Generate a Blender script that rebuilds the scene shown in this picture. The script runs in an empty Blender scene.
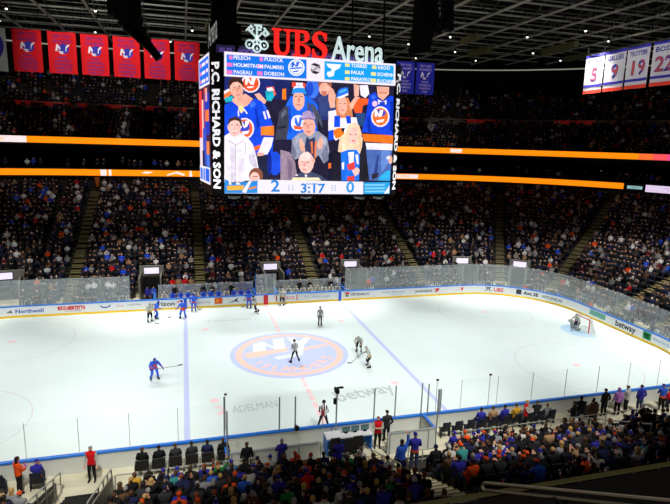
import bpy, bmesh, math, random
import numpy as np
from mathutils import Vector, Matrix, Euler

SC = bpy.context.scene
COL = SC.collection
PI = math.pi
RINK_W = 14600; HOUSE_W = 32000; HOUSE_N = 28000; BAN_W = 5500; ROOF_W = 150      # lamp powers
LED = 1.0; GLASS_HAZE = .25; GLASS_GLOSS = .13

# ------------------------------------------------------------------ camera
def aim(pitch, yaw, roll):
    f = Vector((math.sin(yaw)*math.cos(pitch), math.cos(yaw)*math.cos(pitch), -math.sin(pitch)))
    r = Vector((math.cos(yaw), -math.sin(yaw), 0)); u = r.cross(f)
    r2 = r*math.cos(roll)+u*math.sin(roll); u2 = u*math.cos(roll)-r*math.sin(roll)
    return Matrix((r2, u2, -f)).transposed().to_4x4()
EYE = Vector((-7.5587, -38.7283, 16.0662))
cam_data = bpy.data.cameras.new('camera'); cam = bpy.data.objects.new('camera', cam_data)
COL.objects.link(cam); SC.camera = cam
cam.matrix_world = Matrix.Translation(EYE) @ aim(.1991, .2764, .0290)
cam_data.sensor_width = 36; cam_data.sensor_fit = 'HORIZONTAL'
cam_data.lens = 535.96/670*36; cam_data.clip_start = .05; cam_data.clip_end = 400

# ------------------------------------------------------------------ light and exposure
world = bpy.data.worlds.new('arena_air'); SC.world = world; world.use_nodes = True
bg = world.node_tree.nodes['Background']; bg.inputs[0].default_value = (.6, .66, .8, 1); bg.inputs[1].default_value = .004
SC.view_settings.view_transform = 'Standard'; SC.view_settings.look = 'None'
SC.view_settings.exposure = 0.12; SC.view_settings.gamma = 1.0; SC.view_settings.use_curve_mapping = False
SC.cycles.max_bounces = 5; SC.cycles.transparent_max_bounces = 24; SC.cycles.diffuse_bounces = 3
SC.cycles.glossy_bounces = 3; SC.cycles.caustics_reflective = False; SC.cycles.caustics_refractive = False
SC.cycles.sample_clamp_indirect = 4.0

def spot(name, loc, target, power, size, blend=.6, color=(1, 1, 1), radius=.6):
    l = bpy.data.lights.new(name, 'SPOT'); l.energy = power; l.color = color
    l.spot_size = math.radians(size); l.spot_blend = blend; l.shadow_soft_size = radius
    o = bpy.data.objects.new(name, l); COL.objects.link(o); o.location = loc
    d = Vector(target)-Vector(loc); o.rotation_euler = d.to_track_quat('-Z', 'Y').to_euler()
    return o
# rink floodlights on the catwalks over the ice
for fx in (-33, -20, -7, 7, 20, 33):
    for sy in (-1, 1):
        spot('rink_light', (fx, 20*sy, 30), (fx*.84, sy*(-3.5 if abs(fx) > 10 else 4.5), 0), RINK_W*(1.3 if abs(fx) > 25 else 1.25 if abs(fx) < 10 else 1.0), 58 if abs(fx) > 10 else 46, 1.0, (.97, 1, .99))
for fx in (-12, 12):  # added fill pair, brightens the ice shadowed by the scoreboard
    spot('rink_light', (fx, 24, 30), (fx*.3-1, 8.5, 0), RINK_W*.55, 36, 1.0, (.97, 1, .99))
# house lights over the lower seats
for hx in (-30, -12, 6, 24):
    spot('stand_light', (hx, 10, 29.5), (hx, 16.2, 1), HOUSE_W, 44, 1.0, (1, .95, .86))
    spot('stand_light', (hx, -31, 28), (hx, -14.2, .6), HOUSE_N, 35, 1.0, (1, .97, .9))
spot('stand_light', (31, 8, 29.5), (36, 8, 1), HOUSE_W, 50, 1.0, (1, .95, .86))
spot('stand_light', (31, -6, 29.5), (37, -6, 1), HOUSE_W, 50, 1.0, (1, .95, .86))
# the accent lamps that pick out the hanging banners
spot('banner_light', (-14, 12, 29), (-14, 24.0, 24.4), BAN_W, 80, .6, (1, .98, .95))
spot('banner_light', (22, 4, 29), (30, 3, 23.6), BAN_W*.45, 80, .6, (1, .98, .95))
spot('banner_light', (20, 18, 29), (23, 30, 25), BAN_W*.35, 50, .6, (1, .98, .95))
spot('stand_light', (-5, -44, 21), (-6.4, -37.5, 14.5), 1500, 60, 1.0, (1, .9, .75))  # added lamp above the near tier, only there to brighten the handrail
# added uplights without fixtures, to brighten the roof steel
for rx, ry in ((-24, 30), (0, 30), (24, 30), (46, 20)):
    spot('roof_uplight', (rx, ry, 27.5), (rx+2, ry+6, 33), ROOF_W, 150, 1.0, (1, .96, .82), .3)

# ------------------------------------------------------------------ helpers
def lin(c):
    """display colour 0-255 to scene-linear"""
    return tuple(((v/255+.055)/1.055)**2.4 if v > 10.3 else v/255/12.92 for v in c)+(1,)
MATS = {}
def mat(name, c=(128, 128, 128), rough=.7, metal=0.0, emit=None, spec=.3, alpha=None):
    if name in MATS: return MATS[name]
    m = bpy.data.materials.new(name); m.use_nodes = True
    b = m.node_tree.nodes['Principled BSDF']
    b.inputs['Base Color'].default_value = lin(c); b.inputs['Roughness'].default_value = rough
    b.inputs['Metallic'].default_value = metal; b.inputs['Specular IOR Level'].default_value = spec
    if emit: b.inputs['Emission Color'].default_value = lin(c); b.inputs['Emission Strength'].default_value = emit
    if alpha is not None: b.inputs['Alpha'].default_value = alpha
    m.diffuse_color = lin(c); MATS[name] = m
    return m
def mat_noise(name, c1, c2, scale=8, rough=.75, spec=.3, detail=3):
    if name in MATS: return MATS[name]
    m = mat(name, c1, rough, 0, None, spec); nt = m.node_tree; b = nt.nodes['Principled BSDF']
    tc = nt.nodes.new('ShaderNodeTexCoord'); n = nt.nodes.new('ShaderNodeTexNoise'); n.inputs['Scale'].default_value = scale; n.inputs['Detail'].default_value = detail
    r = nt.nodes.new('ShaderNodeValToRGB'); r.color_ramp.elements[0].color = lin(c1); r.color_ramp.elements[1].color = lin(c2)
    r.color_ramp.elements[0].position = .35; r.color_ramp.elements[1].position = .65
    nt.links.new(tc.outputs['Object'], n.inputs['Vector']); nt.links.new(n.outputs['Fac'], r.inputs['Fac']); nt.links.new(r.outputs['Color'], b.inputs['Base Color'])
    return m
def mat_stripes(name, c1, c2, freq, axis='X', rough=.75):
    if name in MATS: return MATS[name]
    m = mat(name, c1, rough); nt = m.node_tree; b = nt.nodes['Principled BSDF']
    tc = nt.nodes.new('ShaderNodeTexCoord'); sp = nt.nodes.new('ShaderNodeSeparateXYZ')
    mu = nt.nodes.new('ShaderNodeMath'); mu.operation = 'MULTIPLY'; mu.inputs[1].default_value = freq*2*PI
    si = nt.nodes.new('ShaderNodeMath'); si.operation = 'SINE'
    gt = nt.nodes.new('ShaderNodeMath'); gt.operation = 'GREATER_THAN'; gt.inputs[1].default_value = 0
    mx = nt.nodes.new('ShaderNodeMix'); mx.data_type = 'RGBA'; mx.inputs[6].default_value = lin(c1); mx.inputs[7].default_value = lin(c2)
    nt.links.new(tc.outputs['Object'], sp.inputs[0]); nt.links.new(sp.outputs[axis], mu.inputs[0]); nt.links.new(mu.outputs[0], si.inputs[0])
    nt.links.new(si.outputs[0], gt.inputs[0]); nt.links.new(gt.outputs[0], mx.inputs[0]); nt.links.new(mx.outputs[2], b.inputs['Base Color'])
    return m
def mat_attr(name, emit=None, rough=.8, grain=True):
    if name in MATS: return MATS[name]
    m = bpy.data.materials.new(name); m.use_nodes = True; nt = m.node_tree; b = nt.nodes['Principled BSDF']
    a = nt.nodes.new('ShaderNodeAttribute'); a.attribute_name = 'Col'
    b.inputs['Roughness'].default_value = rough; b.inputs['Specular IOR Level'].default_value = .2
    if emit and not grain:
        b.inputs['Base Color'].default_value = (.01, .01, .01, 1); nt.links.new(a.outputs['Color'], b.inputs['Emission Color']); b.inputs['Emission Strength'].default_value = emit
    elif emit:
        b.inputs['Base Color'].default_value = (.01, .01, .01, 1)
        tc = nt.nodes.new('ShaderNodeTexCoord'); no = nt.nodes.new('ShaderNodeTexNoise'); no.inputs['Scale'].default_value = 2.6; no.inputs['Detail'].default_value = 5; no.inputs['Roughness'].default_value = .65
        mr = nt.nodes.new('ShaderNodeMapRange'); mr.inputs[1].default_value = .3; mr.inputs[2].default_value = .7; mr.inputs[3].default_value = .76; mr.inputs[4].default_value = 1.2
        mx = nt.nodes.new('ShaderNodeMix'); mx.data_type = 'RGBA'; mx.blend_type = 'MULTIPLY'; mx.inputs[0].default_value = 1
        nt.links.new(tc.outputs['Object'], no.inputs['Vector']); nt.links.new(no.outputs['Fac'], mr.inputs[0]); nt.links.new(a.outputs['Color'], mx.inputs[6]); nt.links.new(mr.outputs[0], mx.inputs[7])
        nt.links.new(mx.outputs[2], b.inputs['Emission Color']); b.inputs['Emission Strength'].default_value = emit
    else: nt.links.new(a.outputs['Color'], b.inputs['Base Color'])
    MATS[name] = m
    return m
def mat_glass(name, haze=.06, gloss=.10, tint=(.93, .97, .96, 1)):
    if name in MATS: return MATS[name]
    m = bpy.data.materials.new(name); m.use_nodes = True; nt = m.node_tree; nt.nodes.clear()
    out = nt.nodes.new('ShaderNodeOutputMaterial'); tr = nt.nodes.new('ShaderNodeBsdfTransparent'); tr.inputs[0].default_value = tint
    gl = nt.nodes.new('ShaderNodeBsdfGlossy'); gl.inputs['Roughness'].default_value = .12; gl.inputs[0].default_value = (.95, .98, 1, 1)
    df = nt.nodes.new('ShaderNodeBsdfDiffuse'); df.inputs[0].default_value = (.75, .8, .82, 1)
    a = nt.nodes.new('ShaderNodeMixShader'); a.inputs[0].default_value = gloss
    b = nt.nodes.new('ShaderNodeMixShader'); b.inputs[0].default_value = haze
    nt.links.new(tr.outputs[0], a.inputs[1]); nt.links.new(gl.outputs[0], a.inputs[2])
    nt.links.new(a.outputs[0], b.inputs[1]); nt.links.new(df.outputs[0], b.inputs[2]); nt.links.new(b.outputs[0], out.inputs[0])
    MATS[name] = m
    return m

class MB:
    """collects shapes and links them as ONE mesh object"""
    def __init__(s): s.v = []; s.f = []; s.m = []; s.c = []
    def add(s, vs, fs, mi=0, col=None):
        b = len(s.v); s.v += [tuple(q) for q in vs]
        for f in fs: s.f.append(tuple(i+b for i in f)); s.m.append(mi); s.c.append(col)
        return s
    def box(s, c, d, mi=0, rz=0.0, M=None):
        x, y, z = d[0]/2, d[1]/2, d[2]/2
        vs = [Vector((i*x, j*y, k*z)) for k in (-1, 1) for j in (-1, 1) for i in (-1, 1)]
        R = M if M is not None else Matrix.Rotation(rz, 3, 'Z')
        vs = [R @ q+Vector(c) for q in vs]
        return s.add(vs, [(0, 2, 3, 1), (4, 5, 7, 6), (0, 1, 5, 4), (2, 6, 7, 3), (0, 4, 6, 2), (1, 3, 7, 5)], mi)
    def beam(s, a, b, w, h=None, mi=0):
        a, b = Vector(a), Vector(b); d = b-a; L = d.length; d.normalize(); h = h or w
        up = Vector((0, 0, 1)) if abs(d.z) < .95 else Vector((0, 1, 0))
        x = d.cross(up).normalized(); y = x.cross(d)
        M = Matrix((x, d, y)).transposed()
        return s.box((a+b)/2, (w, L, h), mi, M=M)
    def tube(s, pts, r, n=8, mi=0, closed=False):
        pts = [Vector(q) for q in pts]; rs = r if isinstance(r, (list, tuple)) else [r]*len(pts)
        vs = []; fs = []; N = len(pts); up = None
        for i, q in enumerate(pts):
            t = (pts[min(i+1, N-1)]-pts[max(i-1, 0)])
            if closed: t = pts[(i+1) % N]-pts[i-1]
            t.normalize()
            if up is None: up = Vector((0, 0, 1)) if abs(t.z) < .9 else Vector((1, 0, 0))
            x = t.cross(up).normalized(); y = x.cross(t); up = y
            vs += [q+(x*math.cos(2*PI*k/n)+y*math.sin(2*PI*k/n))*rs[i] for k in range(n)]
        for i in range(N if closed else N-1):
            j = (i+1) % N
            fs += [(i*n+k, i*n+(k+1) % n, j*n+(k+1) % n, j*n+k) for k in range(n)]
        if not closed: fs += [tuple(range(n))[::-1], tuple((N-1)*n+k for k in range(n))]
        return s.add(vs, fs, mi)
    def ell(s, c, r, n=10, m=6, mi=0, M=None, a0=-90, a1=90):
        c = Vector(c); vs = []; fs = []
        for i in range(m+1):
            a = math.radians(a0+(a1-a0)*i/m)
            for k in range(n):
                b = 2*PI*k/n; q = Vector((r[0]*math.cos(a)*math.cos(b), r[1]*math.cos(a)*math.sin(b), r[2]*math.sin(a)))
                vs.append(c+(M @ q if M is not None else q))
        for i in range(m): fs += [(i*n+k, i*n+(k+1) % n, (i+1)*n+(k+1) % n, (i+1)*n+k) for k in range(n)]
        fs += [tuple(range(n))[::-1], tuple(m*n+k for k in range(n))]
        return s.add(vs, fs, mi)
    def prism(s, poly, fn0, fn1, mi=0):
        """poly: list of 2D; fn0/fn1 map (a,b) to the two 3D faces"""
        n = len(poly); vs = [fn0(*q) for q in poly]+[fn1(*q) for q in poly]
        fs = [tuple(range(n)), tuple(range(2*n-1, n-1, -1))]+[(k, k+n, (k+1) % n+n, (k+1) % n) for k in range(n)]
        return s.add(vs, fs, mi)
    def mesh(s, name, mats, smooth=False):
        me = bpy.data.meshes.new(name); me.from_pydata(s.v, [], s.f)
        for m in (mats if isinstance(mats, (list, tuple)) else [mats]): me.materials.append(m)
        me.polygons.foreach_set('material_index', s.m)
        if smooth: me.polygons.foreach_set('use_smooth', [True]*len(s.f))
        if any(c is not None for c in s.c):
            at = me.attributes.new('Col', 'FLOAT_COLOR', 'FACE')
            at.data.foreach_set('color', np.array([c or (1, 1, 1, 1) for c in s.c], dtype=np.float32).ravel())
        me.update()
        return me
    def build(s, name, mats, parent=None, smooth=False, loc=None, fix=False):
        me = s.mesh(name, mats, smooth)
        if fix:
            bm = bmesh.new(); bm.from_mesh(me); bmesh.ops.recalc_face_normals(bm, faces=bm.faces); bm.to_mesh(me); bm.free()
        return put(name, me, parent, loc)
def put(name, me, parent=None, loc=None, rz=0.0):
    o = bpy.data.objects.new(name, me); COL.objects.link(o)
    if parent is not None: o.parent = parent
    if loc is not None: o.location = loc
    if rz: o.rotation_euler = (0, 0, rz)
    return o
def empty(name, loc, rz=0.0):
    o = bpy.data.objects.new(name, None); COL.objects.link(o); o.location = loc; o.rotation_euler = (0, 0, rz); o.empty_display_size = .2
    return o
def tag(o, label, cat, group=None, kind=None):
    o['label'] = label; o['category'] = cat
    if group: o['group'] = group
    if kind: o['kind'] = kind
    return o
def struct(o, label=None, cat=None):
    o['kind'] = 'structure'
    if label: o['label'] = label; o['category'] = cat or 'structure'
    return o
_txt = {}
def text2d(s, size=1.0, bold=0.0, align='CENTER', sx=1.0, shear=0.0):
    """flat lettering: (verts 2D, faces)"""
    key = (s, size, bold, align, sx, shear)
    if key not in _txt:
        cu = bpy.data.curves.new('lettering', 'FONT'); cu.body = s; cu.size = size; cu.offset = bold; cu.align_x = align
        cu.resolution_u = 2; cu.shear = shear; cu.space_line = .9
        o = bpy.data.objects.new('lettering', cu); COL.objects.link(o)
        bpy.context.view_layer.update()
        me = bpy.data.meshes.new_from_object(o.evaluated_get(bpy.context.evaluated_depsgraph_get()))
        _txt[key] = ([(v.co.x*sx, v.co.y) for v in me.vertices], [tuple(p.vertices) for p in me.polygons])
        bpy.data.meshes.remove(me); bpy.data.objects.remove(o); bpy.data.curves.remove(cu)
    return _txt[key]
def letters(mb, s, fn, size=1.0, bold=0.0, align='CENTER', sx=1.0, shear=0.0, mi=0, col=None, depth=None):
    """lettering mapped through fn(a,b[,d]); with depth the letters get sides"""
    vs, fs = text2d(s, size, bold, align, sx, shear)
    if depth is None: return mb.add([fn(*q) for q in vs], fs, mi, col)
    n = len(vs); ed = {}
    for f in fs:
        for i in range(len(f)):
            e = (f[i], f[(i+1) % len(f)]); ed[e] = ed.get(e, 0)+1
    sides = [(a, b, b+n, a+n) for (a, b) in ed if (b, a) not in ed]
    return mb.add([fn(a, b, 0) for a, b in vs]+[fn(a, b, depth) for a, b in vs], list(fs)+[tuple(i+n for i in f)[::-1] for f in fs]+[q[::-1] for q in sides], mi, col)
ORD = ['zeroth', 'first', 'second', 'third', 'fourth', 'fifth', 'sixth', 'seventh', 'eighth', 'ninth', 'tenth', 'eleventh', 'twelfth', 'thirteenth', 'fourteenth', 'fifteenth', 'sixteenth', 'seventeenth', 'eighteenth', 'nineteenth', 'twentieth']
def ordn(n):
    if n <= 20: return ORD[n]
    t = {2: 'twenty', 3: 'thirty', 4: 'forty', 5: 'fifty'}[n//10]
    return t+'-'+ORD[n % 10] if n % 10 else {3: 'thirtieth', 4: 'fortieth', 5: 'fiftieth'}[n//10]

# ------------------------------------------------------------------ the oval: s runs along the rink edge, o is the distance outside it
HL, HW, RC = 30.48, 12.95, 8.53
L1, L2, ARC = HL-RC, HW-RC, PI/2*RC
PER = 4*L1+4*L2+4*ARC
def base(s):
    """corner centre and outward normal at s; s=0 is the middle of the far side, growing to the right"""
    s = (s+L1) % PER
    if s < 2*L1: return (s-L1, L2), (0.0, 1.0)
    s -= 2*L1
    if s < ARC: a = s/RC; return (L1, L2), (math.sin(a), math.cos(a))
    s -= ARC
    if s < 2*L2: return (L1, L2-s), (1.0, 0.0)
    s -= 2*L2
    if s < ARC: a = s/RC+PI/2; return (L1, -L2), (math.sin(a), math.cos(a))
    s -= ARC
    if s < 2*L1: return (L1-s, -L2), (0.0, -1.0)
    s -= 2*L1
    if s < ARC: a = s/RC+PI; return (-L1, -L2), (math.sin(a), math.cos(a))
    s -= ARC
    if s < 2*L2: return (-L1, -L2+s), (-1.0, 0.0)
    s -= 2*L2
    a = s/RC+1.5*PI
    return (-L1, L2), (math.sin(a), math.cos(a))
def P(s, o, z=0.0):
    c, n = base(s); return Vector((c[0]+n[0]*(RC+o), c[1]+n[1]*(RC+o), z))
def curved(s):
    t = (s+L1) % PER
    for a, b in ((2*L1, 2*L1+ARC), (2*L1+ARC+2*L2, 2*L1+2*ARC+2*L2), (4*L1+2*ARC+2*L2, 4*L1+3*ARC+2*L2), (4*L1+3*ARC+4*L2, PER)):
        if a < t < b: return True
    return False
def scale_at(s, o): return (RC+o)/RC if curved(s) else 1.0
def facing(s):
    """rotation about Z that turns +Y towards the ice"""
    c, n = base(s); return math.atan2(n[0], -n[1])
NEAR0 = L1+2*ARC+2*L2+L1      # s of the middle of the near side; x = NEAR0 - s there
def near_s(x): return NEAR0-x
def samples(s0, s1, step=1.3, extra=()):
    n = max(2, int((s1-s0)/step)); ss = [s0+(s1-s0)*i/n for i in range(n+1)]
    for e in extra:
        for k in (-PER, 0, PER):
            if s0 < e+k < s1: ss += [e+k-1e-4, e+k+1e-4]
    return sorted(ss)
def loft(name, ss, prof, mats, parent=None, mi=None, closed=False):
    """prof: list of (o,z) or function of s giving one"""
    mb = MB(); rows = []
    for s in ss:
        pr = prof(s) if callable(prof) else prof
        b = len(mb.v); mb.v += [tuple(P(s, o, z)) for o, z in pr]; rows.append((b, len(pr)))
    for (a, n), (b, _) in zip(rows, rows[1:]):
        for k in range(n if closed else n-1):
            j = (k+1) % n
            mb.f.append((a+k, a+j, b+j, b+k)); mb.m.append(mi[k] if mi else 0); mb.c.append(None)
    return mb.build(name, mats, parent)

# ------------------------------------------------------------------ ice sheet and its paint
M_ICE = mat_noise('ice', (226, 238, 236), (229, 241, 239), .35, .5, .12)
def ice_xy(x, y, z=0.0): return Vector((x, y, z))
mb = MB(); ring = [P(s, 0) for s in samples(-L1, PER-L1-.05, .35)]
mb.add([(q.x, q.y, 0) for q in ring], [tuple(range(len(ring)))[::-1]])
ice = struct(mb.build('floor_ice', M_ICE)); 
if ice.data.polygons[0].normal.z < 0: ice.data.flip_normals()
PK = mat('ice_red', (249, 213, 215), .5, 0, None, .12); PK2 = mat('ice_pale_red', (243, 231, 233), .5, 0, None, .12)
BL = mat('ice_blue', (196, 205, 243), .5, 0, None, .12); ORI = mat('ice_orange', (252, 206, 190), .5, 0, None, .12)
WHI = mat('ice_white', (230, 242, 241), .5, 0, None, .12); GRI = mat('ice_grey', (196, 204, 206), .5, 0, None, .12)
FNT = mat('ice_faint_line', (222, 217, 222), .5, 0, None, .12); CRE = mat('ice_crease', (196, 226, 246), .5, 0, None, .12)
def disc(mb, x, y, r0, r1, z, mi=0, n=72, a0=0, a1=2*PI, col=None):
    vs = []; fs = []
    for k in range(n+1):
        a = a0+(a1-a0)*k/n
        vs += [(x+r0*math.cos(a), y+r0*math.sin(a), z), (x+r1*math.cos(a), y+r1*math.sin(a), z)]
    for k in range(n): fs.append((2*k, 2*k+1, 2*k+3, 2*k+2))
    mb.add(vs, fs, mi, col)
def rect(mb, x0, x1, y0, y1, z, mi=0): mb.add([(x0, y0, z), (x1, y0, z), (x1, y1, z), (x0, y1, z)], [(0, 1, 2, 3)], mi)
for sx in (-1, 1):
    mb = MB(); rect(mb, sx*7.77-.16, sx*7.77+.16, -HW+.02, HW-.02, .004); mb.build('blue_line', BL, ice)
    mb = MB(); gx = 27.13; gy = math.sqrt(RC*RC-(gx-L1)**2)+L2-.03; rect(mb, sx*gx-.03, sx*gx+.03, -gy, gy, .004); mb.build('goal_line', PK2, ice)
    mb = MB(); disc(mb, sx*27.1, 0, 0, 1.83, .005, 0, 32, PI/2 if sx > 0 else -PI/2, PI*1.5 if sx > 0 else PI/2); mb.build('goal_crease', CRE, ice)
    for sy in (-1, 1):
        mb = MB(); disc(mb, sx*21.03, sy*6.71, 4.5, 4.57, .004); mb.build('faceoff_circle', FNT, ice)
        mb = MB(); disc(mb, sx*21.03, sy*6.71, 0, .3, .004, 0, 24); mb.build('faceoff_dot', PK, ice)
        mb = MB(); disc(mb, sx*6.1, sy*6.71, 0, .3, .004, 0, 24); mb.build('faceoff_dot', PK, ice)
mb = MB()
for k in range(26):
    y = -HW+.02+k*(2*HW-.04)/26
    rect(mb, -.16, .16, y, y+.6, .004, 0); rect(mb, -.16, .16, y+.6, y+(2*HW-.04)/26, .004, 1)
mb.build('centre_line', [PK, PK2], ice)
# club emblem painted at centre ice
mb = MB(); R = 4.57
disc(mb, 0, 0, 0, R, .007, 0); disc(mb, 0, 0, 3.66, 4.16, .009, 1)
def ipoly(pts, mi, z): mb.add([(a, b, z) for a, b in pts], [tuple(range(len(pts)))], mi)
ipoly([(-3.55, .55), (-3.3, -.45), (-2.2, -.3), (-1.4, .15), (.0, .45), (.0, 1.05), (-2, .85)], 1, .011)
ipoly([(.45, .55), (3.2, 1.35), (3.45, .95), (1.6, .45), (.4, .1)], 1, .011)
ipoly([(-1.35, -.55), (.1, -.2), (1.1, -.25), (.7, -.75), (-1.1, -1.1)], 2, .011)
ipoly([(-2.75, .75), (-2.55, 2.45), (-1.75, 2.85), (-1.0, 1.55), (-.85, 3.2), (.1, 3.35), (-.15, 1.05), (-.95, .95), (-1.6, 2.0), (-1.75, .85)], 2, .013)
ipoly([(.35, 3.35), (.95, 3.3), (1.15, 2.3), (1.85, 3.15), (2.35, 2.9), (1.4, 1.3), (1.0, -.25), (.3, -.15), (.65, 1.5)], 2, .013)
word = 'ISLANDERS'
for i, ch in enumerate(word):
    a = math.radians(-90+(i-4)*15.2); r = 3.38
    c, s_ = math.cos(a+PI/2), math.sin(a+PI/2)
    letters(mb, ch, lambda p, q: (r*math.cos(a)+p*c-q*s_, r*math.sin(a)+p*s_+q*c, .012), 1.15, .035, mi=1)
mb.build('centre_emblem', [BL, ORI, WHI], ice)
# adverts frozen into the ice
def ice_text(s, x0, y0, x1, y1, h, m, bold=.02, shear=0.0):
    mb = MB(); d = Vector((x1-x0, y1-y0, 0)); L = d.length; d.normalize(); nrm = Vector((-d.y, d.x, 0))
    vs, _ = text2d(s, h, bold, 'LEFT', 1, shear); w = max(v[0] for v in vs)
    letters(mb, s, lambda a, b: Vector((x0, y0, .005))+d*a+nrm*b, h, bold, 'LEFT', L/w, shear)
    mb.v = [tuple(Vector((x0, y0, .005))+d*((Vector(q)-Vector((x0, y0, .005))).dot(d)*1)+nrm*((Vector(q)-Vector((x0, y0, .005))).dot(nrm))) for q in mb.v]
    return mb.build('ice_advert', m, ice)
ice_text('betway', 1.55, -8.55, 5.75, -7.9, 2.0, GRI, .03)
ice_text('ADELMAN', -5.1, -8.6, -2.25, -8.35, 1.25, GRI, 0, .1)
mb = MB(); mb.add([(-6.1, -8.6, .005), (-5.45, -8.55, .005), (-5.65, -7.9, .005)], [(0, 1, 2)]); mb.add([(-6.3, -7.7, .005), (-5.6, -7.85, .005), (-5.8, -7.45, .005)], [(0, 1, 2)]); mb.build('ice_advert', PK, ice)
ice_text('UBS ARENA HOCKEY', -6.2, 8.6, -1.9, 8.6, .62, GRI, 0)
ice_text('HYUNDAI', 26.3, 7.3, 27.3, 5.0, .6, GRI, 0)
ice_text('Northwell Health', 28.9, -4.2, 29.7, -7.3, .7, GRI, 0)

# ------------------------------------------------------------------ boards, glass
M_BOARD = mat('board_white', (248, 250, 252), .45, spec=.3); M_KICK = mat('kick_yellow', (252, 208, 40), .5)
M_CAP = mat('cap_blue', (38, 122, 226), .45); M_BACK = mat('board_back_grey', (214, 218, 214), .6)
sall = samples(-L1, PER-L1, .35)
boards = loft('wall_boards', sall, [(0, 0), (0, .2), (0, 1.0), (-.03, 1.0), (-.03, 1.1), (.16, 1.1), (.16, 1.0), (.12, 1.0), (.12, 0)], [M_BOARD, M_KICK, M_CAP, M_BACK], None, [1, 0, 2, 2, 2, 2, 3, 3])
struct(boards)
def on_board(s, z, d=.012): q = P(s, -d, z); return q
def board_text(t, s0, s1, z0, h, m, bold=.012, shear=0.0, name='board_advert'):
    vs, _ = text2d(t, h, bold, 'LEFT', 1, shear); w = max(v[0] for v in vs); k = (s1-s0)/w
    mb = MB(); letters(mb, t, lambda a, b: on_board(s0+a*k, z0+b), h, bold, 'LEFT', 1, shear)
    return mb.build(name, m, boards)
def board_poly(pts, m, name='board_advert', d=.012):
    mb = MB(); mb.add([on_board(a, b, d) for a, b in pts], [tuple(range(len(pts)))]); return mb.build(name, m, boards)
def board_rect(s0, s1, z0, z1, m, name='board_advert', d=.012): return board_poly([(s0, z0), (s1, z0), (s1, z1), (s0, z1)], m, name, d)
A_BLUE = mat('print_blue', (50, 90, 190)); A_RED = mat('print_red', (222, 58, 62)); A_GREY = mat('print_grey', (120, 128, 136)); A_DARK = mat('print_dark', (52, 56, 66))
A_ORG = mat('print_orange', (240, 92, 34)); A_GRN = mat('print_green', (40, 150, 90)); A_LGRN = mat('print_pale_green', (110, 178, 160)); A_PINK = mat('print_pink', (240, 150, 165)); A_LBLU = mat('print_pale_blue', (150, 185, 225))
board_text('Northwell', -22.4, -20.1, .42, .5, A_BLUE); board_poly([(-23.1, .5), (-22.7, .75), (-22.6, .45)], A_GREY)
board_text('RICO-BERTETTA', -18.95, -16.6, .52, .46, A_RED, .03); board_text('FURNITURE AND MORE', -18.4, -17.0, .32, .16, A_GREY, 0)
board_poly([(-15.4, .8), (-15.1, .62), (-14.8, .6), (-14.4, .86), (-14.55, .6), (-14.9, .48), (-15.25, .55)], A_BLUE)
board_text('Marina', -14.0, -13.3, .55, .25, A_PINK, 0); board_text('Health Plan', -13.0, -11.8, .6, .25, A_GREY, 0)
board_text('verizon', -11.0, -8.75, .42, .56, A_DARK, .012); board_poly([(-8.6, .75), (-8.45, .65), (-8.1, .92), (-8.2, .95), (-8.45, .76)], A_RED)
board_text('TA', -7.4, -7.0, .5, .36, A_BLUE); board_text('Security', -6.7, -5.4, .5, .3, A_GREY, 0)
board_rect(-5.0, -4.25, .35, .95, A_ORG)
mb = MB(); disc(mb, 0, 0, 0, .16, 0, 0, 16); mb.v = [tuple(on_board(-4.72+a, .66+b, .016)) for a, b, c in mb.v]; mb.build('board_advert', mat('print_amber', (250, 150, 50)), boards)
board_poly([(-3.7, .38), (-3.1, .62), (-2.7, .95), (-2.85, .6), (-2.6, .42), (-3.0, .52)], A_DARK); board_text('Altice', -2.2, -1.2, .5, .36, A_DARK, 0)
board_rect(-.2, .25, .02, 1.0, mat('gate_red', (226, 50, 60)), 'centre_mark', .014)
board_rect(1.05, 1.15, .35, .9, A_RED); board_text('CROSS', 1.85, 3.0, .45, .42, A_PINK, .012); board_rect(3.15, 3.25, .35, .9, A_RED)
board_text('Dr. Advantage', 4.0, 6.7, .5, .32, A_LBLU, 0); board_rect(7.62, 7.92, .02, 1.0, mat('line_mark_blue', (40, 96, 214)), 'line_mark', .014)
board_rect(-7.92, -7.62, .02, 1.0, MATS['line_mark_blue'], 'line_mark', .014)
board_poly([(8.4, .42), (8.7, .42), (8.7, .62), (8.4, .62)], A_GRN); board_poly([(8.3, .66), (8.8, .66), (8.75, .88), (8.35, .88)], A_RED)
board_text('PETERMAN', 9.0, 11.0, .5, .34, A_GREY, .008); board_text('ISLAND CREDIT UNION', 12.5, 15.1, .56, .28, A_LBLU, 0); board_text('federally insured', 13.4, 14.7, .34, .16, A_LBLU, 0)
board_text('pointsbet', 16.3, 18.3, .5, .44, A_GREY, .01); board_poly([(18.45, .78), (19.1, .9), (19.1, .6), (18.8, .42), (18.5, .5), (18.85, .62)], A_RED)
board_text('asset', 21.1, 21.6, .5, .26, A_PINK, 0); board_poly([(21.6, .8), (22.1, .82), (22.0, .5), (21.75, .45), (21.85, .68)], A_RED)
board_poly([(24.55, .42), (24.7, .42), (24.95, .62), (25.2, .42), (25.35, .42), (25.1, .66), (25.3, .9), (24.6, .9), (24.8, .66)], A_GREY); board_text('UBS', 25.55, 26.6, .4, .62, A_RED, .015)
board_rect(27.95, 28.5, .38, .92, A_DARK); board_text('Avn 3E', 28.75, 30.3, .45, .5, A_DARK, .02); board_text('HYUNDAI', 30.75, 33.0, .46, .42, A_GREY, .01)
board_rect(36.7, 38.75, .4, .9, A_LGRN); board_text('betway', 40.0, 42.35, .38, .78, A_DARK, .02)
board_rect(43.15, 44.0, .3, .95, A_GRN); board_text('TD', 43.25, 43.85, .45, .46, M_BOARD, .03); board_text('America Bank', 44.2, 46.6, .5, .38, A_LBLU, .004)

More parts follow.
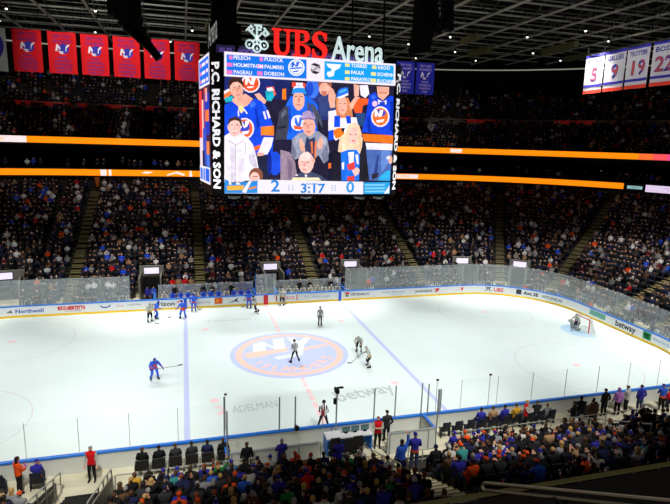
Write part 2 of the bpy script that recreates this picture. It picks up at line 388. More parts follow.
M_GLASS = mat_glass('board_glass', GLASS_HAZE, GLASS_GLOSS); M_GLASSN = mat_glass('low_glass', .006, .015, (.985, .995, .99, 1)); M_POST = mat('post_grey', (150, 158, 160), .6); M_POSTN = mat('post_pale', (196, 204, 204), .6); M_POSTD = mat('post_mid_grey', (138, 146, 148), .6)
nwin = 0
def pane(s0, s1, z1, o=.05, posts=(True, True), m=None, pm=None, pr=.018):
    global nwin
    nwin += 1
    mb = MB(); n = 3 if curved((s0+s1)/2) else 1
    for k in range(n):
        a, b = s0+.02+(s1-s0-.04)*k/n, s0+.02+(s1-s0-.04)*(k+1)/n
        c, nn = base((a+b)/2); t = Vector((nn[0], nn[1], 0))*.006
        q = [P(a, o, 1.1), P(b, o, 1.1), P(b, o, z1), P(a, o, z1)]
        mb.add(q, [(0, 1, 2, 3)])
    w = struct(mb.build('window_%d' % nwin, m or M_GLASS))
    p0 = MB(); p0.tube([P(s0, o, 1.05), P(s0, o, z1)], pr, 6); p0.build('post', pm or M_POST, w)
    return w
def run(s0, s1, z1, w=2.44, **k):
    n = max(1, round((s1-s0)/w))
    for i in range(n): pane(s0+(s1-s0)*i/n, s0+(s1-s0)*(i+1)/n, z1, **k)
run(-30.0, -12.7, 3.45); run(-1.0, 1.1, 3.2, pr=.05, pm=mat('stanchion_blue', (34, 96, 206), .5)); run(8.3, 21.95, 3.45)
run(L1, L1+ARC, 3.45, 2.2); run(L1+ARC, L1+ARC+2*L2, 3.45); run(L1+ARC+2*L2, L1+ARC+2*L2+6.6, 3.4, 2.2); run(L1+ARC+2*L2+6.6, L1+2*ARC+2*L2, 3.2, 2.2, m=M_GLASSN, pm=M_POSTN)
run(near_s(21.9), near_s(5.2), 2.95, m=M_GLASSN, pm=M_POSTN); run(near_s(-5.9), near_s(-21.9), 2.95, m=M_GLASSN, pm=M_POSTN)
# glass and stanchions round the penalty boxes and the timekeepers' bench
def stanchion(x, y, z1, m=None, r=.04):
    global nwin
    nwin += 1
    mb = MB(); mb.tube([(x, y, .1), (x, y, z1)], r, 8)
    return struct(mb.build('trim_%d' % nwin, m or M_POSTD))
for x, y, z1 in [(-5.9, -13.0, 3.3), (-5.9, -14.9, 3.5), (-3.05, -13.02, 3.0), (-2.2, -13.02, 2.95), (2.25, -13.02, 2.95), (3.5, -13.02, 3.0), (5.1, -13.02, 3.0), (5.15, -14.9, 3.5), (5.5, -13.02, 2.9), (6.2, -13.02, 2.5), (6.3, -13.02, 2.5)]:
    stanchion(x, y, z1)
for x in (-5.9, 5.15):                        # blue end gates of the penalty boxes
    nwin += 1; mb = MB(); mb.box((x, -13.95, .62), (.12, 1.7, .98), 0); mb.box((x, -13.95, 1.14), (.18, 1.75, .07), 1); struct(mb.build('trim_%d' % nwin, [M_BACK, M_CAP]))
for x0, x1 in ((-5.8, -1.35), (2.35, 5.05)):  # low grey back wall
    nwin += 1; mb = MB(); mb.box(((x0+x1)/2, -14.95, .7), (x1-x0, .1, 1.15), 0); mb.box(((x0+x1)/2, -14.95, 1.3), (x1-x0, .14, .05), 1)
    for k in range(int((x1-x0)/1.1)+1): mb.box((x0+.1+k*1.1, -15.02, .7), (.05, .05, 1.2), 1)
    struct(mb.build('wall_penalty_box' if nwin % 2 else 'wall_penalty_bench', [M_BACK, M_POST]))

# ------------------------------------------------------------------ lower seating bowl
M_CONC = mat_noise('walkway_concrete', (224, 218, 192), (208, 202, 174), .8, .85, .2); M_DARKC = mat_noise('terrace_concrete', (62, 60, 54), (48, 46, 42), .7, .9, .1)
ROWS = 25
def row_o(k): return .9 if k == 0 else 2.6+.86*(k-1)
def row_z(k): return .12 if k == 0 else .4+.375*(k-1)
PORTALS = [(-23.6, .9), (-11.1, .95), (1.4, .9), (10.7, .9), (23.7, .55), (27.7, .55)]
cuts = []
for s, w in PORTALS: cuts += [s-w, s+w]
def cut_at(s): return any(a[0]-a[1] < s < a[0]+a[1] for a in PORTALS)
def bowl_prof(s):
    pr = [(.13, .12), (2.6, .12)]; c = cut_at(s)
    for k in range(1, ROWS+1):
        z = .12 if c and k < 5 else row_z(k)
        pr += [(row_o(k), z), (row_o(k)+.86, z)]
    return pr+[(row_o(ROWS)+.86, 11.6)]
bowl = struct(loft('floor_lower_stand', samples(-L1, PER-L1, 1.3, cuts), bowl_prof, [M_DARKC, M_CONC], None, [1]*4+[0]*(2*ROWS-2)))
M_LIP = mat('stair_nosing', (150, 134, 78), .8); M_STEP = mat('stair_concrete', (108, 100, 70), .85); M_SIGN = mat('sign_face', (222, 214, 238), .5, emit=.75); M_PWALL = mat('portal_grey', (120, 120, 112), .8); M_BLACK = mat('black_paint', (10, 10, 11), .8)
def stairs(s, k0, k1, w=1.15, m=None):
    mb = MB(); r = facing(s)
    for k in range(k0, k1+1):
        rise = row_z(k)-row_z(k-1) if k > 1 else .28
        for j, (oo, dz) in enumerate(((0.0, 0.0), (.43, rise/2))):
            o = row_o(k)+oo-.43; z = row_z(k)-rise/2+ (0 if j == 0 else rise/2)
            q = P(s, o+.215, z-.09); mb.box(q, (w, .43, .2), 0, r)
            q = P(s, o+.03, z+.015); mb.box(q, (w, .07, .012), 1, r)
    return struct(mb.build('stairs', m or [M_STEP, M_LIP]))
FAR_AISLES = [-31.5, -18.6, -6.2, 6.0, 18.9, 26.4, 30.45, 36.5, 42.0]
for s in FAR_AISLES: stairs(s, 1, ROWS, 1.0)
NEAR_AISLES = [14.0, 1.3, -12.2]
for x in (14.0, 1.3): stairs(near_s(x), 1, ROWS, 1.3, [M_CONC, M_LIP])
stairs(near_s(-12.2), 1, ROWS, 1.7, [mat('rubber_mat', (24, 24, 24), .9), mat('rubber_mat_lip', (40, 40, 38), .9)])
for i, (s, w) in enumerate(PORTALS):
    r = facing(s); sc = scale_at(s, 6.1)
    mb = MB(); mb.box(P(s, 6.25, 2.45), (w*2*sc+.5, .3, 1.1), 0, r)
    for sg in (-1, 1): mb.box(P(s+sg*(w+.06/sc), 4.5, 1.25), (.14, 3.4, 2.4), 0, r)
    h = struct(mb.build('wall_portal', M_PWALL)); h.name = 'wall_portal_%d' % (i+1)
    mb = MB(); mb.box(P(s, 6.0, .98), (w*2*sc-.1, .1, 1.7), 0, r); d = struct(mb.build('portal_dark_%d' % (i+1), M_BLACK))  # black panel stands in for the unlit depth of the tunnel
    mb = MB(); mb.box(P(s, 6.06, 2.5), (1.55, .06, .72), 1, r); mb.box(P(s, 6.02, 2.5), (1.47, .03, .64), 0, r)
    sg = mb.build('section_sign', [M_SIGN, M_BLACK])
    tag(sg, ['lit white section sign at the far left edge of the stand', 'lit white section sign above the tunnel by the left bench', 'lit white section sign over the middle of the benches', 'lit white section sign behind the right-hand end of the benches',
             'lit white section sign above the far right corner, left of two', 'lit white section sign above the far right corner, right of two'][i], 'sign', 'white section signs above the portals')
# back wall behind everything
M_WALL = mat('dark_wall', (17, 16, 15), .9)
SS = samples(-50, 54, .45)
struct(loft('wall_outer', samples(-L1, PER-L1, 2.2), [(46, 0), (46, 36)], M_WALL))

# ------------------------------------------------------------------ suite level, upper stands
M_FASC = mat('fascia_black', (14, 13, 13), .7); M_BAND = mat_noise('fascia_grey', (150, 146, 132), (112, 108, 98), .5, .8)
struct(loft('suite_level_fascia', SS, [(24.3, 11.0), (23.5, 11.0), (23.5, 12.1), (23.62, 12.1), (23.62, 11.9), (31, 11.9), (31, 15.0), (23.5, 15.0), (23.5, 16.02), (23.62, 16.02), (23.62, 15.2)], [M_FASC]))  # suite fascias, floor slab, back wall and soffit in one shell
UP = 12
def up_o(j): return 24.0+.8*j
def up_z(j): return 15.2+.38*j
pr = []
for j in range(UP): pr += [(up_o(j), up_z(j)), (up_o(j)+.8, up_z(j))]
struct(loft('floor_upper_stand', SS, [(23.6, 15.2)]+pr, [M_DARKC]))
TP = 10
def tp_o(j): return 34.2+.8*j
def tp_z(j): return 19.95+.5*j
pr = []
for j in range(TP): pr += [(tp_o(j), tp_z(j)), (tp_o(j)+.8, tp_z(j))]
struct(loft('floor_top_stand', SS, [(33.6, 19.0), (33.6, 19.75), (33.6, 20.75), (33.75, 20.75), (33.75, 19.95)]+pr+[(46, 24.9)], [M_DARKC, M_BAND, M_FASC], None, [2, 1, 2, 2]+[0]*(2*TP+1)))
# red and grey sign panels on the top fascia
M_BRED = mat('panel_red', (206, 40, 36), .6, emit=.08); M_BGRY = mat('panel_grey', (120, 116, 110), .6)
rnd = random.Random(5)
TICK = ['GO ISLES', 'SAPOROSO', 'NEW YORK', 'CAR CARE', 'ISLANDERS', 'HOCKEY', 'DELI', 'BANK']
i = 0; red_s = [(-29.5, -26.3), (-23.5, -20.6), (-18.4, -14.3), (-13.6, -10.6), (-9.6, -6.9), (21.4, 23.4), (25.2, 26.3), (28.0, 29.2), (31.2, 32.2)]
for a, b in red_s:
    mb = MB(); n = 4
    for k in range(n): mb.add([P(a+(b-a)*k/n, 33.56, 20.12), P(a+(b-a)*(k+1)/n, 33.56, 20.12), P(a+(b-a)*(k+1)/n, 33.56, 20.66), P(a+(b-a)*k/n, 33.56, 20.66)], [(0, 1, 2, 3)])
    o = mb.build('fascia_panel', M_BRED); t = MB(); letters(t, TICK[i % 8], lambda p, q: P((a+b)/2+p/scale_at((a+b)/2, 33.5), 33.53, 20.26+q), .36, .01); t.build('lettering', mat('panel_orange', (236, 140, 110), .6), o)
    i += 1; tag(o, '%s red sign panel from the left along the top fascia' % ordn(i), 'sign', 'red panels on the top fascia')
# orange LED ribbons
M_ORG = mat('led_orange', (255, 138, 8), .5, emit=LED); M_LWHT = mat('led_white', (244, 226, 226), .5, emit=.9); M_LTXT = mat('led_print', (250, 170, 110), .5, emit=.8)
def ribbon(name, z0, z1, s0, s1, m, parent=None, o=23.42): return loft(name, samples(s0, s1, .45), [(o, z0), (o, z1)], m, parent)
up_rb = ribbon('led_ribbon', 15.18, 15.95, -50, 31.15, M_ORG); tag(up_rb, 'upper orange LED ribbon running round the stands', 'LED ribbon')
M_GRAD = [mat('led_mix%d' % k, c, .5, emit=.95) for k, c in enumerate([(252, 110, 50), (246, 84, 90), (230, 74, 140), (190, 70, 190), (140, 70, 220), (96, 70, 232)])]
for k, m in enumerate(M_GRAD): ribbon('colour_segment', 15.18, 15.95, 31.15+k*.45, 31.15+(k+1)*.45+(16 if k == 5 else 0), m, up_rb)
lo_rb = ribbon('led_ribbon', 11.2, 11.98, -50, 30.78, M_ORG); tag(lo_rb, 'lower orange LED ribbon above the lower stand', 'LED ribbon')
def rib_patch(rb, z0, z1, s0, s1, txt, m=M_LWHT, tm=None):
    ribbon('white_segment', z0, z1, s0, s1, m, rb, 23.36)
    if txt:
        t = MB(); k = scale_at((s0+s1)/2, 23.4); letters(t, txt, lambda p, q: P((s0+s1)/2+p/k, 23.32, z0+.2+q), .5, .01); t.build('ribbon_lettering', tm or M_LTXT, rb)
rib_patch(up_rb, 15.18, 15.95, -24.55, -23.05, 'UBS'); rib_patch(up_rb, 15.3, 15.83, 24.35, 24.8, None)
rib_patch(lo_rb, 11.2, 11.98, -17.9, -17.2, None); rib_patch(lo_rb, 11.2, 11.98, -16.9, -16.6, None)
rib_patch(lo_rb, 11.3, 11.9, 22.0, 23.1, 'betway')
mb = MB()
for pts in ([(-9.8, 11.25), (-8.6, 11.6), (-7.6, 11.3), (-7.4, 11.5), (-8.4, 11.85), (-9.6, 11.5)], [(-13, 11.6), (-12.2, 11.5), (-11.4, 11.75), (-12.4, 11.8)], [(-6.9, 11.2), (-6.5, 11.2), (-6.6, 11.98), (-6.8, 11.98)]):
    mb.add([P(a, 23.36, b) for a, b in pts], [tuple(range(len(pts)))])
mb.build('ribbon_swoosh', M_LWHT, lo_rb)
o = ribbon('led_board', 11.3, 11.72, 30.9, 31.4, mat('led_teal', (150, 196, 196), .5, emit=.7)); tag(o, 'short teal lit strip between the orange ribbon and the white board', 'LED board')
t = MB(); letters(t, 'SHIFT4', lambda p, q: P(31.15+p/3.7, 23.34, 11.42+q), .26, .0); t.build('ribbon_lettering', mat('led_teal_print', (60, 100, 100), .5, emit=.4), o)
o = ribbon('led_board', 11.05, 11.95, 31.5, 36, mat('led_lilac', (226, 206, 236), .5, emit=.9)); tag(o, 'white lilac lit message board at the right end of the lower ribbon', 'LED board')
t = MB(); letters(t, 'WELCOME TO THE GAME', lambda p, q: P(32.6+p/3.7, 23.34, 11.55+q), .33, .0); letters(t, 'LETS GO ISLANDERS', lambda p, q: P(32.6+p/3.7, 23.34, 11.2+q), .33, .0); t.build('ribbon_lettering', mat('led_lilac_print', (150, 120, 170), .5, emit=.6), o)
# orange hanging speakers below the ribbon
for i, s in enumerate((-18.3, 25.35)):
    o = empty('hanging_speaker', P(s, 23.2, 0)); q = Vector(o.location); mb = MB()
    mb.prism([(-.28, 11.0), (.28, 11.0), (.2, 10.1), (0, 9.6), (-.2, 10.1)], lambda a, b: Vector((a, -.15, b)), lambda a, b: Vector((a, .15, b))); o.rotation_euler.z = facing(s)
    mb.build('cabinet', mat('speaker_orange', (196, 96, 24), .6), o, fix=True); tag(o, ['orange speaker hanging under the ribbon above the left stair', 'orange speaker hanging under the ribbon right of the scoreboard'][i], 'speaker', 'orange hanging speakers')
# lit strip high on the back wall
struct(loft('trim_light_strip', samples(-40, 45, 1.0), [(45.5, 29.9), (45.5, 30.1)], mat('strip_light', (190, 186, 170), .5, emit=.4)))

# ------------------------------------------------------------------ roof: deck, trusses, ducts
M_ROOF = mat('roof_deck', (13, 12, 11), .9); M_TRUSS = mat('truss_grey', (205, 203, 190), .6); M_TRD = mat('truss_dark', (96, 96, 88), .7)
mb = MB(); mb.box((5, 0, 36.2), (190, 170, .3)); struct(mb.build('ceiling', M_ROOF))
n = 0
for x in np.arange(-46, 96, 5.6):
    mb = MB(); mb.box((x, 24, 31), (.2, 76, .2)); mb.box((x, 24, 33.6), (.18, 76, .18), 1)
    y = -8
    while y < 60: mb.beam((x, y, 31), (x, y+3.5, 33.6), .12, mi=1); mb.beam((x, y+3.5, 33.6), (x, y+7, 31), .12, mi=1); y += 7
    n += 1; struct(mb.build('roof_beam', [M_TRUSS, M_TRD]))
for y in np.arange(-2, 60, 5.6):
    mb = MB(); mb.box((20, y, 31.35), (150, .17, .17)); mb.box((20, y+2.8, 32.6), (150, .1, .1)); mb.box((20, y, 33.8), (150, .16, .16), 1)
    struct(mb.build('roof_beam', [M_TRUSS, M_TRD]))
M_DUCT = mat('duct_yellowish', (128, 124, 84), .7)
for i, (x, y, z, L, w) in enumerate([(36, 38, 30.3, 6, .8), (44, 30, 30.2, 7, .8), (52, 36, 30.4, 5, .7), (30, 30, 30.4, 4, .7), (-4, 36, 30.3, 3, .6)]):
    mb = MB(); mb.box((x, y, z), (.9, L, w)); mb.box((x, y-L/2+.3, z), (1.0, .1, w+.1)); mb.box((x, y+L/2-.3, z), (1.0, .1, w+.1))
    for dy in (-L/3, L/3): mb.box((x, y+dy, z+.55+w/4), (.06, .06, 1.3-w/2))
    tag(mb.build('air_duct', M_DUCT), '%s from the left of the dull yellow ducts under the roof' % ordn([3, 4, 5, 2, 1][i]), 'duct', 'roof ducts')
lampm = mat('lamp_white', (255, 252, 240), .5, emit=2.2)
lp = [(-30, 44), (-25, 50), (-27, 36), (-19, 47), (-15, 40), (-17, 33), (-9, 50), (-6, 40), (-3, 33), (14, 52), (13, 44), (17, 34), (20, 50), (22, 43), (24, 37), (27, 30), (30, 48), (33, 40), (36, 26), (40, 46), (44, 36), (47, 24), (52, 40), (58, 34), (40, 20)]
for i, (x, y) in enumerate(sorted(lp, key=lambda q: (q[0]+7.6)/(q[1]+38.7))):
    o = empty('roof_lamp', (x, y, 30.3)); mb = MB(); mb.tube([(0, 0, .15), (0, 0, .55)], .16, 8); mb.tube([(0, 0, .5), (0, 0, .75)], .03, 5); mb.build('housing', M_BLACK, o)
    mb = MB(); mb.ell((0, 0, .1), (.15, .15, .13), 8, 5); mb.build('lens', lampm, o)
    tag(o, '%s small bright roof lamp counted from the left' % ordn(i+1), 'lamp', 'small lamps under the roof trusses')

# the broadcast frame on the front screen: colour, then x,z pairs on the screen plane
OVERLAY = 191
SCREEN = [
(34, 30, 54, -5.16, 19.79, 5.37, 19.93, 5.42, 12.94, -5.25, 12.96),
(28, 36, 92, -5.16, 19.79, -1.30, 19.79, -1.29, 18.58, -5.18, 18.62),
(30, 40, 110, -5.07, 19.72, -2.36, 19.66, -2.21, 19.08, -2.32, 18.71, -3.05, 18.52, -3.81, 18.56, -5.16, 18.64),
(240, 110, 60, -5.19, 18.85, -4.86, 19.02, -4.75, 18.73, -5.19, 18.42),
(235, 225, 235, -5.19, 18.89, -4.90, 19.05, -4.86, 18.93, -5.19, 18.71),
(30, 170, 190, -5.19, 18.49, -4.71, 18.66, -4.64, 18.37, -5.09, 18.24),
(240, 90, 60, -2.75, 19.24, -2.29, 19.30, -2.13, 18.86, -2.28, 18.75),
(240, 235, 240, -2.71, 19.17, -2.40, 19.26, -2.25, 19.08, -2.67, 19.02),
(30, 170, 190, -2.79, 19.02, -2.32, 19.04, -2.24, 18.75, -2.44, 18.44, -2.71, 18.50),
(240, 225, 235, -3.09, 19.44, -3.15, 19.20, -3.30, 19.01, -3.52, 18.90, -3.77, 18.88, -3.99, 18.98, -4.14, 19.15, -4.19, 19.38, -4.14, 19.61, -3.99, 19.80, -3.77, 19.92, -3.52, 19.93, -3.30, 19.84, -3.15, 19.67),
(235, 80, 40, -3.17, 19.43, -3.22, 19.23, -3.35, 19.07, -3.54, 18.97, -3.75, 18.96, -3.94, 19.04, -4.07, 19.19, -4.11, 19.38, -4.07, 19.58, -3.94, 19.74, -3.75, 19.84, -3.54, 19.85, -3.35, 19.78, -3.22, 19.63),
(250, 235, 235, -3.96, 19.72, -3.77, 19.73, -3.62, 19.48, -3.58, 19.74, -3.34, 19.75, -3.47, 19.34, -3.65, 19.34, -3.81, 19.55, -3.85, 19.32, -3.96, 19.32),
(250, 235, 235, -3.89, 19.21, -3.43, 19.27, -3.55, 19.16, -3.81, 19.12),
(236, 170, 150, -3.43, 18.80, -3.13, 18.89, -2.71, 18.46, -2.82, 18.27, -3.13, 18.41),
(22, 72, 222, -5.17, 18.11, -4.72, 18.33, -4.27, 18.02, -3.82, 18.15, -3.44, 18.56, -3.05, 18.45, -2.74, 18.16, -2.31, 17.05, -2.27, 16.22, -2.34, 15.29, -5.20, 15.23),
(236, 170, 150, -4.68, 18.52, -3.96, 18.81, -3.51, 18.54, -3.82, 18.15, -4.23, 17.93, -4.72, 18.33),
(60, 35, 30, -4.06, 19.38, -4.06, 19.17, -4.15, 18.97, -4.30, 18.84, -4.50, 18.79, -4.70, 18.83, -4.86, 18.96, -4.94, 19.15, -4.94, 19.36, -4.85, 19.56, -4.70, 19.69, -4.50, 19.75, -4.30, 19.70, -4.15, 19.57),
(236, 170, 150, -4.08, 19.14, -4.08, 18.91, -4.16, 18.71, -4.29, 18.57, -4.46, 18.54, -4.63, 18.60, -4.77, 18.75, -4.85, 18.96, -4.85, 19.19, -4.77, 19.39, -4.64, 19.52, -4.47, 19.56, -4.30, 19.50, -4.16, 19.35),
(56, 32, 28, -4.87, 19.16, -4.83, 19.45, -4.59, 19.64, -4.33, 19.62, -4.13, 19.40, -4.08, 19.19, -4.19, 19.34, -4.41, 19.46, -4.67, 19.40, -4.78, 19.27),
(214, 140, 120, -4.79, 19.02, -4.68, 18.88, -4.60, 18.63, -4.70, 18.73),
(250, 196, 178, -4.56, 19.38, -4.30, 19.36, -4.32, 19.26, -4.53, 19.27),
(200, 120, 105, -4.68, 19.01, -4.26, 19.12, -4.26, 19.08, -4.67, 18.97),
(70, 40, 40, -4.65, 19.11, -4.53, 19.16, -4.53, 19.12, -4.65, 19.08),
(70, 40, 40, -4.38, 19.19, -4.26, 19.22, -4.26, 19.18, -4.38, 19.14),
(180, 90, 90, -4.51, 18.71, -4.28, 18.77, -4.28, 18.72, -4.49, 18.66),
(215, 135, 115, -4.47, 19.02, -4.40, 19.04, -4.36, 18.86, -4.46, 18.83),
(240, 220, 150, -4.38, 18.05, -4.12, 18.12, -4.04, 17.85, -4.20, 17.66, -4.36, 17.87),
(240, 230, 242, -4.42, 17.83, -4.35, 17.83, -4.32, 17.50, -4.39, 17.50),
(240, 230, 242, -4.12, 17.94, -4.04, 17.96, -3.82, 17.69, -3.88, 17.64),
(245, 225, 235, -3.44, 16.82, -3.50, 16.55, -3.66, 16.32, -3.89, 16.19, -4.14, 16.19, -4.37, 16.30, -4.52, 16.52, -4.58, 16.79, -4.52, 17.06, -4.36, 17.28, -4.13, 17.41, -3.88, 17.42, -3.66, 17.31, -3.50, 17.10),
(240, 100, 50, -3.54, 16.82, -3.58, 16.59, -3.72, 16.39, -3.91, 16.29, -4.12, 16.28, -4.31, 16.38, -4.44, 16.56, -4.48, 16.79, -4.43, 17.02, -4.30, 17.21, -4.11, 17.32, -3.90, 17.33, -3.71, 17.23, -3.58, 17.05),
(60, 70, 190, -3.70, 16.93, -3.74, 16.79, -3.83, 16.68, -3.96, 16.61, -4.11, 16.61, -4.24, 16.66, -4.33, 16.77, -4.36, 16.91, -4.33, 17.04, -4.24, 17.15, -4.11, 17.22, -3.96, 17.22, -3.83, 17.17, -3.73, 17.06),
(250, 240, 240, -4.28, 17.21, -4.14, 17.21, -4.01, 16.95, -3.97, 17.25, -3.71, 17.29, -3.86, 16.92, -4.05, 16.83, -4.16, 17.02, -4.20, 16.82, -4.29, 16.82),
(250, 240, 245, -4.20, 16.61, -3.71, 16.70, -3.82, 16.51, -4.13, 16.45),
(240, 230, 242, -2.94, 17.82, -2.82, 17.86, -2.70, 17.42, -2.80, 17.38),
(240, 230, 242, -2.74, 17.90, -2.62, 17.93, -2.46, 17.50, -2.59, 17.44),
(245, 130, 40, -3.05, 16.94, -2.26, 17.04, -2.25, 16.46, -3.04, 16.38),
(30, 60, 190, -3.02, 16.46, -2.25, 16.44, -2.25, 16.35, -3.02, 16.32),
(238, 226, 240, -2.87, 16.33, -2.28, 16.34, -2.42, 15.76, -2.65, 15.33, -3.01, 15.27, -3.25, 15.39, -3.13, 15.63),
(236, 170, 150, -3.29, 15.43, -2.81, 15.40, -2.89, 15.24, -3.25, 15.20),
(240, 95, 40, -3.53, 15.73, -3.09, 15.89, -3.09, 15.67, -3.37, 15.51),
(30, 34, 60, -3.17, 15.20, -2.65, 15.29, -2.69, 14.74, -2.53, 13.87, -3.25, 13.86),
(28, 74, 214, -1.76, 14.79, -1.80, 14.47, -1.91, 14.22, -2.07, 14.07, -2.26, 14.07, -2.42, 14.21, -2.53, 14.46, -2.58, 14.78, -2.54, 15.09, -2.43, 15.35, -2.26, 15.49, -2.08, 15.49, -1.92, 15.36, -1.80, 15.11),
(18, 40, 140, -2.38, 14.78, -2.39, 14.47, -2.43, 14.21, -2.48, 14.07, -2.54, 14.07, -2.60, 14.21, -2.64, 14.46, -2.65, 14.78, -2.64, 15.09, -2.60, 15.34, -2.55, 15.48, -2.49, 15.48, -2.44, 15.35, -2.40, 15.10),
(236, 228, 240, -5.20, 16.34, -4.88, 16.54, -4.34, 16.59, -3.80, 16.25, -3.53, 15.89, -3.31, 15.20, -3.19, 14.49, -3.20, 13.79, -5.24, 13.60),
(205, 195, 215, -3.80, 15.34, -3.45, 15.27, -3.31, 14.80, -3.25, 14.41, -3.69, 14.72),
(150, 140, 160, -4.59, 15.86, -4.55, 15.86, -4.59, 13.53, -4.63, 13.53),
(180, 172, 190, -4.00, 16.03, -3.95, 16.03, -3.93, 15.26, -3.98, 15.26),
(205, 196, 212, -5.20, 16.15, -4.73, 16.05, -4.58, 15.85, -4.19, 16.10, -3.88, 16.19, -4.19, 15.95, -4.56, 15.77, -4.81, 15.93),
(60, 40, 38, -4.99, 17.11, -4.88, 17.37, -4.50, 17.46, -4.20, 17.32, -4.14, 16.91, -4.35, 17.05, -4.88, 16.96),
(245, 190, 180, -4.24, 16.87, -4.28, 16.63, -4.38, 16.44, -4.53, 16.33, -4.69, 16.32, -4.83, 16.43, -4.93, 16.61, -4.97, 16.85, -4.93, 17.08, -4.83, 17.27, -4.68, 17.38, -4.52, 17.39, -4.37, 17.29, -4.27, 17.11),
(245, 190, 180, -5.03, 16.95, -4.94, 17.00, -4.91, 16.70, -4.99, 16.66),
(90, 60, 60, -4.81, 17.00, -4.69, 17.02, -4.69, 16.98, -4.81, 16.96),
(90, 60, 60, -4.52, 17.03, -4.40, 17.02, -4.40, 16.97, -4.52, 16.98),
(200, 110, 110, -4.72, 16.56, -4.49, 16.56, -4.52, 16.50, -4.69, 16.50),
(225, 155, 145, -4.64, 16.93, -4.57, 16.93, -4.54, 16.71, -4.66, 16.71),
(62, 42, 40, -4.97, 16.99, -4.92, 17.29, -4.61, 17.48, -4.31, 17.39, -4.20, 17.12, -4.22, 16.98, -4.35, 17.22, -4.62, 17.28, -4.84, 17.17),
(222, 160, 152, -4.94, 16.73, -4.86, 16.51, -4.77, 16.38, -4.87, 16.48),
(214, 204, 222, -4.89, 15.78, -4.64, 15.71, -4.66, 13.61, -4.83, 13.61),
(222, 214, 230, -4.42, 15.56, -4.08, 15.64, -4.03, 13.69, -4.36, 13.61),
(130, 75, 55, -2.92, 14.06, -2.96, 13.86, -3.08, 13.71, -3.25, 13.62, -3.44, 13.62, -3.61, 13.70, -3.73, 13.86, -3.77, 14.05, -3.73, 14.24, -3.61, 14.40, -3.44, 14.49, -3.25, 14.49, -3.08, 14.41, -2.96, 14.25),
(245, 190, 180, -3.12, 13.92, -3.15, 13.78, -3.23, 13.66, -3.35, 13.60, -3.48, 13.60, -3.59, 13.66, -3.67, 13.77, -3.70, 13.92, -3.67, 14.06, -3.59, 14.17, -3.48, 14.24, -3.35, 14.24, -3.23, 14.18, -3.15, 14.06),
(120, 60, 60, -3.55, 14.00, -3.25, 14.00, -3.25, 13.96, -3.55, 13.96),
(40, 52, 120, -0.32, 19.91, 1.18, 19.88, 1.37, 17.51, 0.48, 17.47, -0.30, 18.63),
(60, 110, 225, 0.50, 19.34, 0.46, 19.08, 0.35, 18.87, 0.19, 18.75, 0.01, 18.74, -0.16, 18.85, -0.28, 19.04, -0.32, 19.29, -0.29, 19.55, -0.18, 19.76, -0.02, 19.88, 0.17, 19.89, 0.33, 19.79, 0.45, 19.59),
(30, 70, 190, 0.15, 19.28, 0.13, 19.10, 0.07, 18.96, -0.02, 18.87, -0.12, 18.87, -0.21, 18.94, -0.27, 19.08, -0.30, 19.26, -0.28, 19.44, -0.22, 19.58, -0.13, 19.66, -0.03, 19.67, 0.06, 19.60, 0.12, 19.46),
(150, 90, 70, 1.29, 19.61, 1.25, 19.46, 1.13, 19.35, 0.95, 19.27, 0.76, 19.26, 0.58, 19.32, 0.46, 19.42, 0.41, 19.56, 0.45, 19.70, 0.57, 19.82, 0.74, 19.89, 0.94, 19.90, 1.12, 19.85, 1.24, 19.75),
(236, 170, 150, 1.14, 19.33, 1.11, 19.16, 1.03, 19.02, 0.90, 18.94, 0.75, 18.93, 0.62, 19.00, 0.52, 19.13, 0.49, 19.30, 0.52, 19.47, 0.60, 19.61, 0.73, 19.69, 0.88, 19.70, 1.01, 19.63, 1.10, 19.50),
(190, 110, 90, 0.61, 19.19, 0.98, 19.21, 0.95, 18.94, 0.74, 18.89),
(52, 66, 120, 0.46, 18.92, 1.15, 18.92, 1.58, 18.36, 1.51, 17.74, 1.02, 17.64, 0.61, 17.78),
(236, 170, 150, 1.12, 18.72, 1.48, 18.93, 1.54, 18.28, 1.21, 18.23),
(245, 120, 30, -1.77, 19.18, -1.54, 19.23, -1.53, 18.59, -1.77, 18.58),
(230, 70, 60, -1.19, 19.62, -0.36, 19.59, -0.36, 19.37, -1.19, 19.32),
(240, 225, 235, -0.95, 19.60, -0.52, 19.61, -0.54, 19.39, -0.91, 19.38),
(30, 100, 235, -1.53, 18.30, -1.26, 18.80, -0.31, 18.88, 0.18, 18.60, 0.43, 18.31, 0.48, 16.30, -1.55, 16.24),
(60, 62, 80, -1.96, 17.82, -1.65, 18.18, -1.33, 18.23, -1.28, 17.55, -1.47, 16.24, -2.18, 16.22, -2.07, 16.99),
(95, 98, 118, -1.84, 17.75, -1.57, 18.05, -1.50, 17.84, -1.80, 17.45),
(36, 38, 52, -2.03, 16.99, -1.52, 17.08, -1.51, 16.93, -2.03, 16.84),
(72, 76, 96, -0.26, 18.47, 0.19, 18.37, 0.65, 17.70, 0.81, 16.78, 0.47, 16.84, 0.20, 17.61, -0.21, 18.05),
(30, 30, 44, 0.45, 17.46, 0.81, 16.93, 0.71, 16.73, 0.42, 16.84),
(236, 170, 150, -0.40, 18.61, -0.43, 18.34, -0.53, 18.13, -0.68, 18.00, -0.84, 18.00, -0.98, 18.11, -1.09, 18.32, -1.13, 18.58, -1.10, 18.84, -1.00, 19.06, -0.85, 19.18, -0.69, 19.19, -0.55, 19.08, -0.44, 18.87),
(80, 50, 50, -1.02, 18.81, -0.85, 18.83, -0.85, 18.79, -1.02, 18.76),
(80, 50, 50, -0.69, 18.84, -0.50, 18.83, -0.50, 18.79, -0.69, 18.79),
(190, 100, 90, -0.90, 18.34, -0.62, 18.35, -0.65, 18.29, -0.87, 18.28),
(205, 125, 105, -0.80, 18.77, -0.72, 18.77, -0.67, 18.50, -0.83, 18.49),
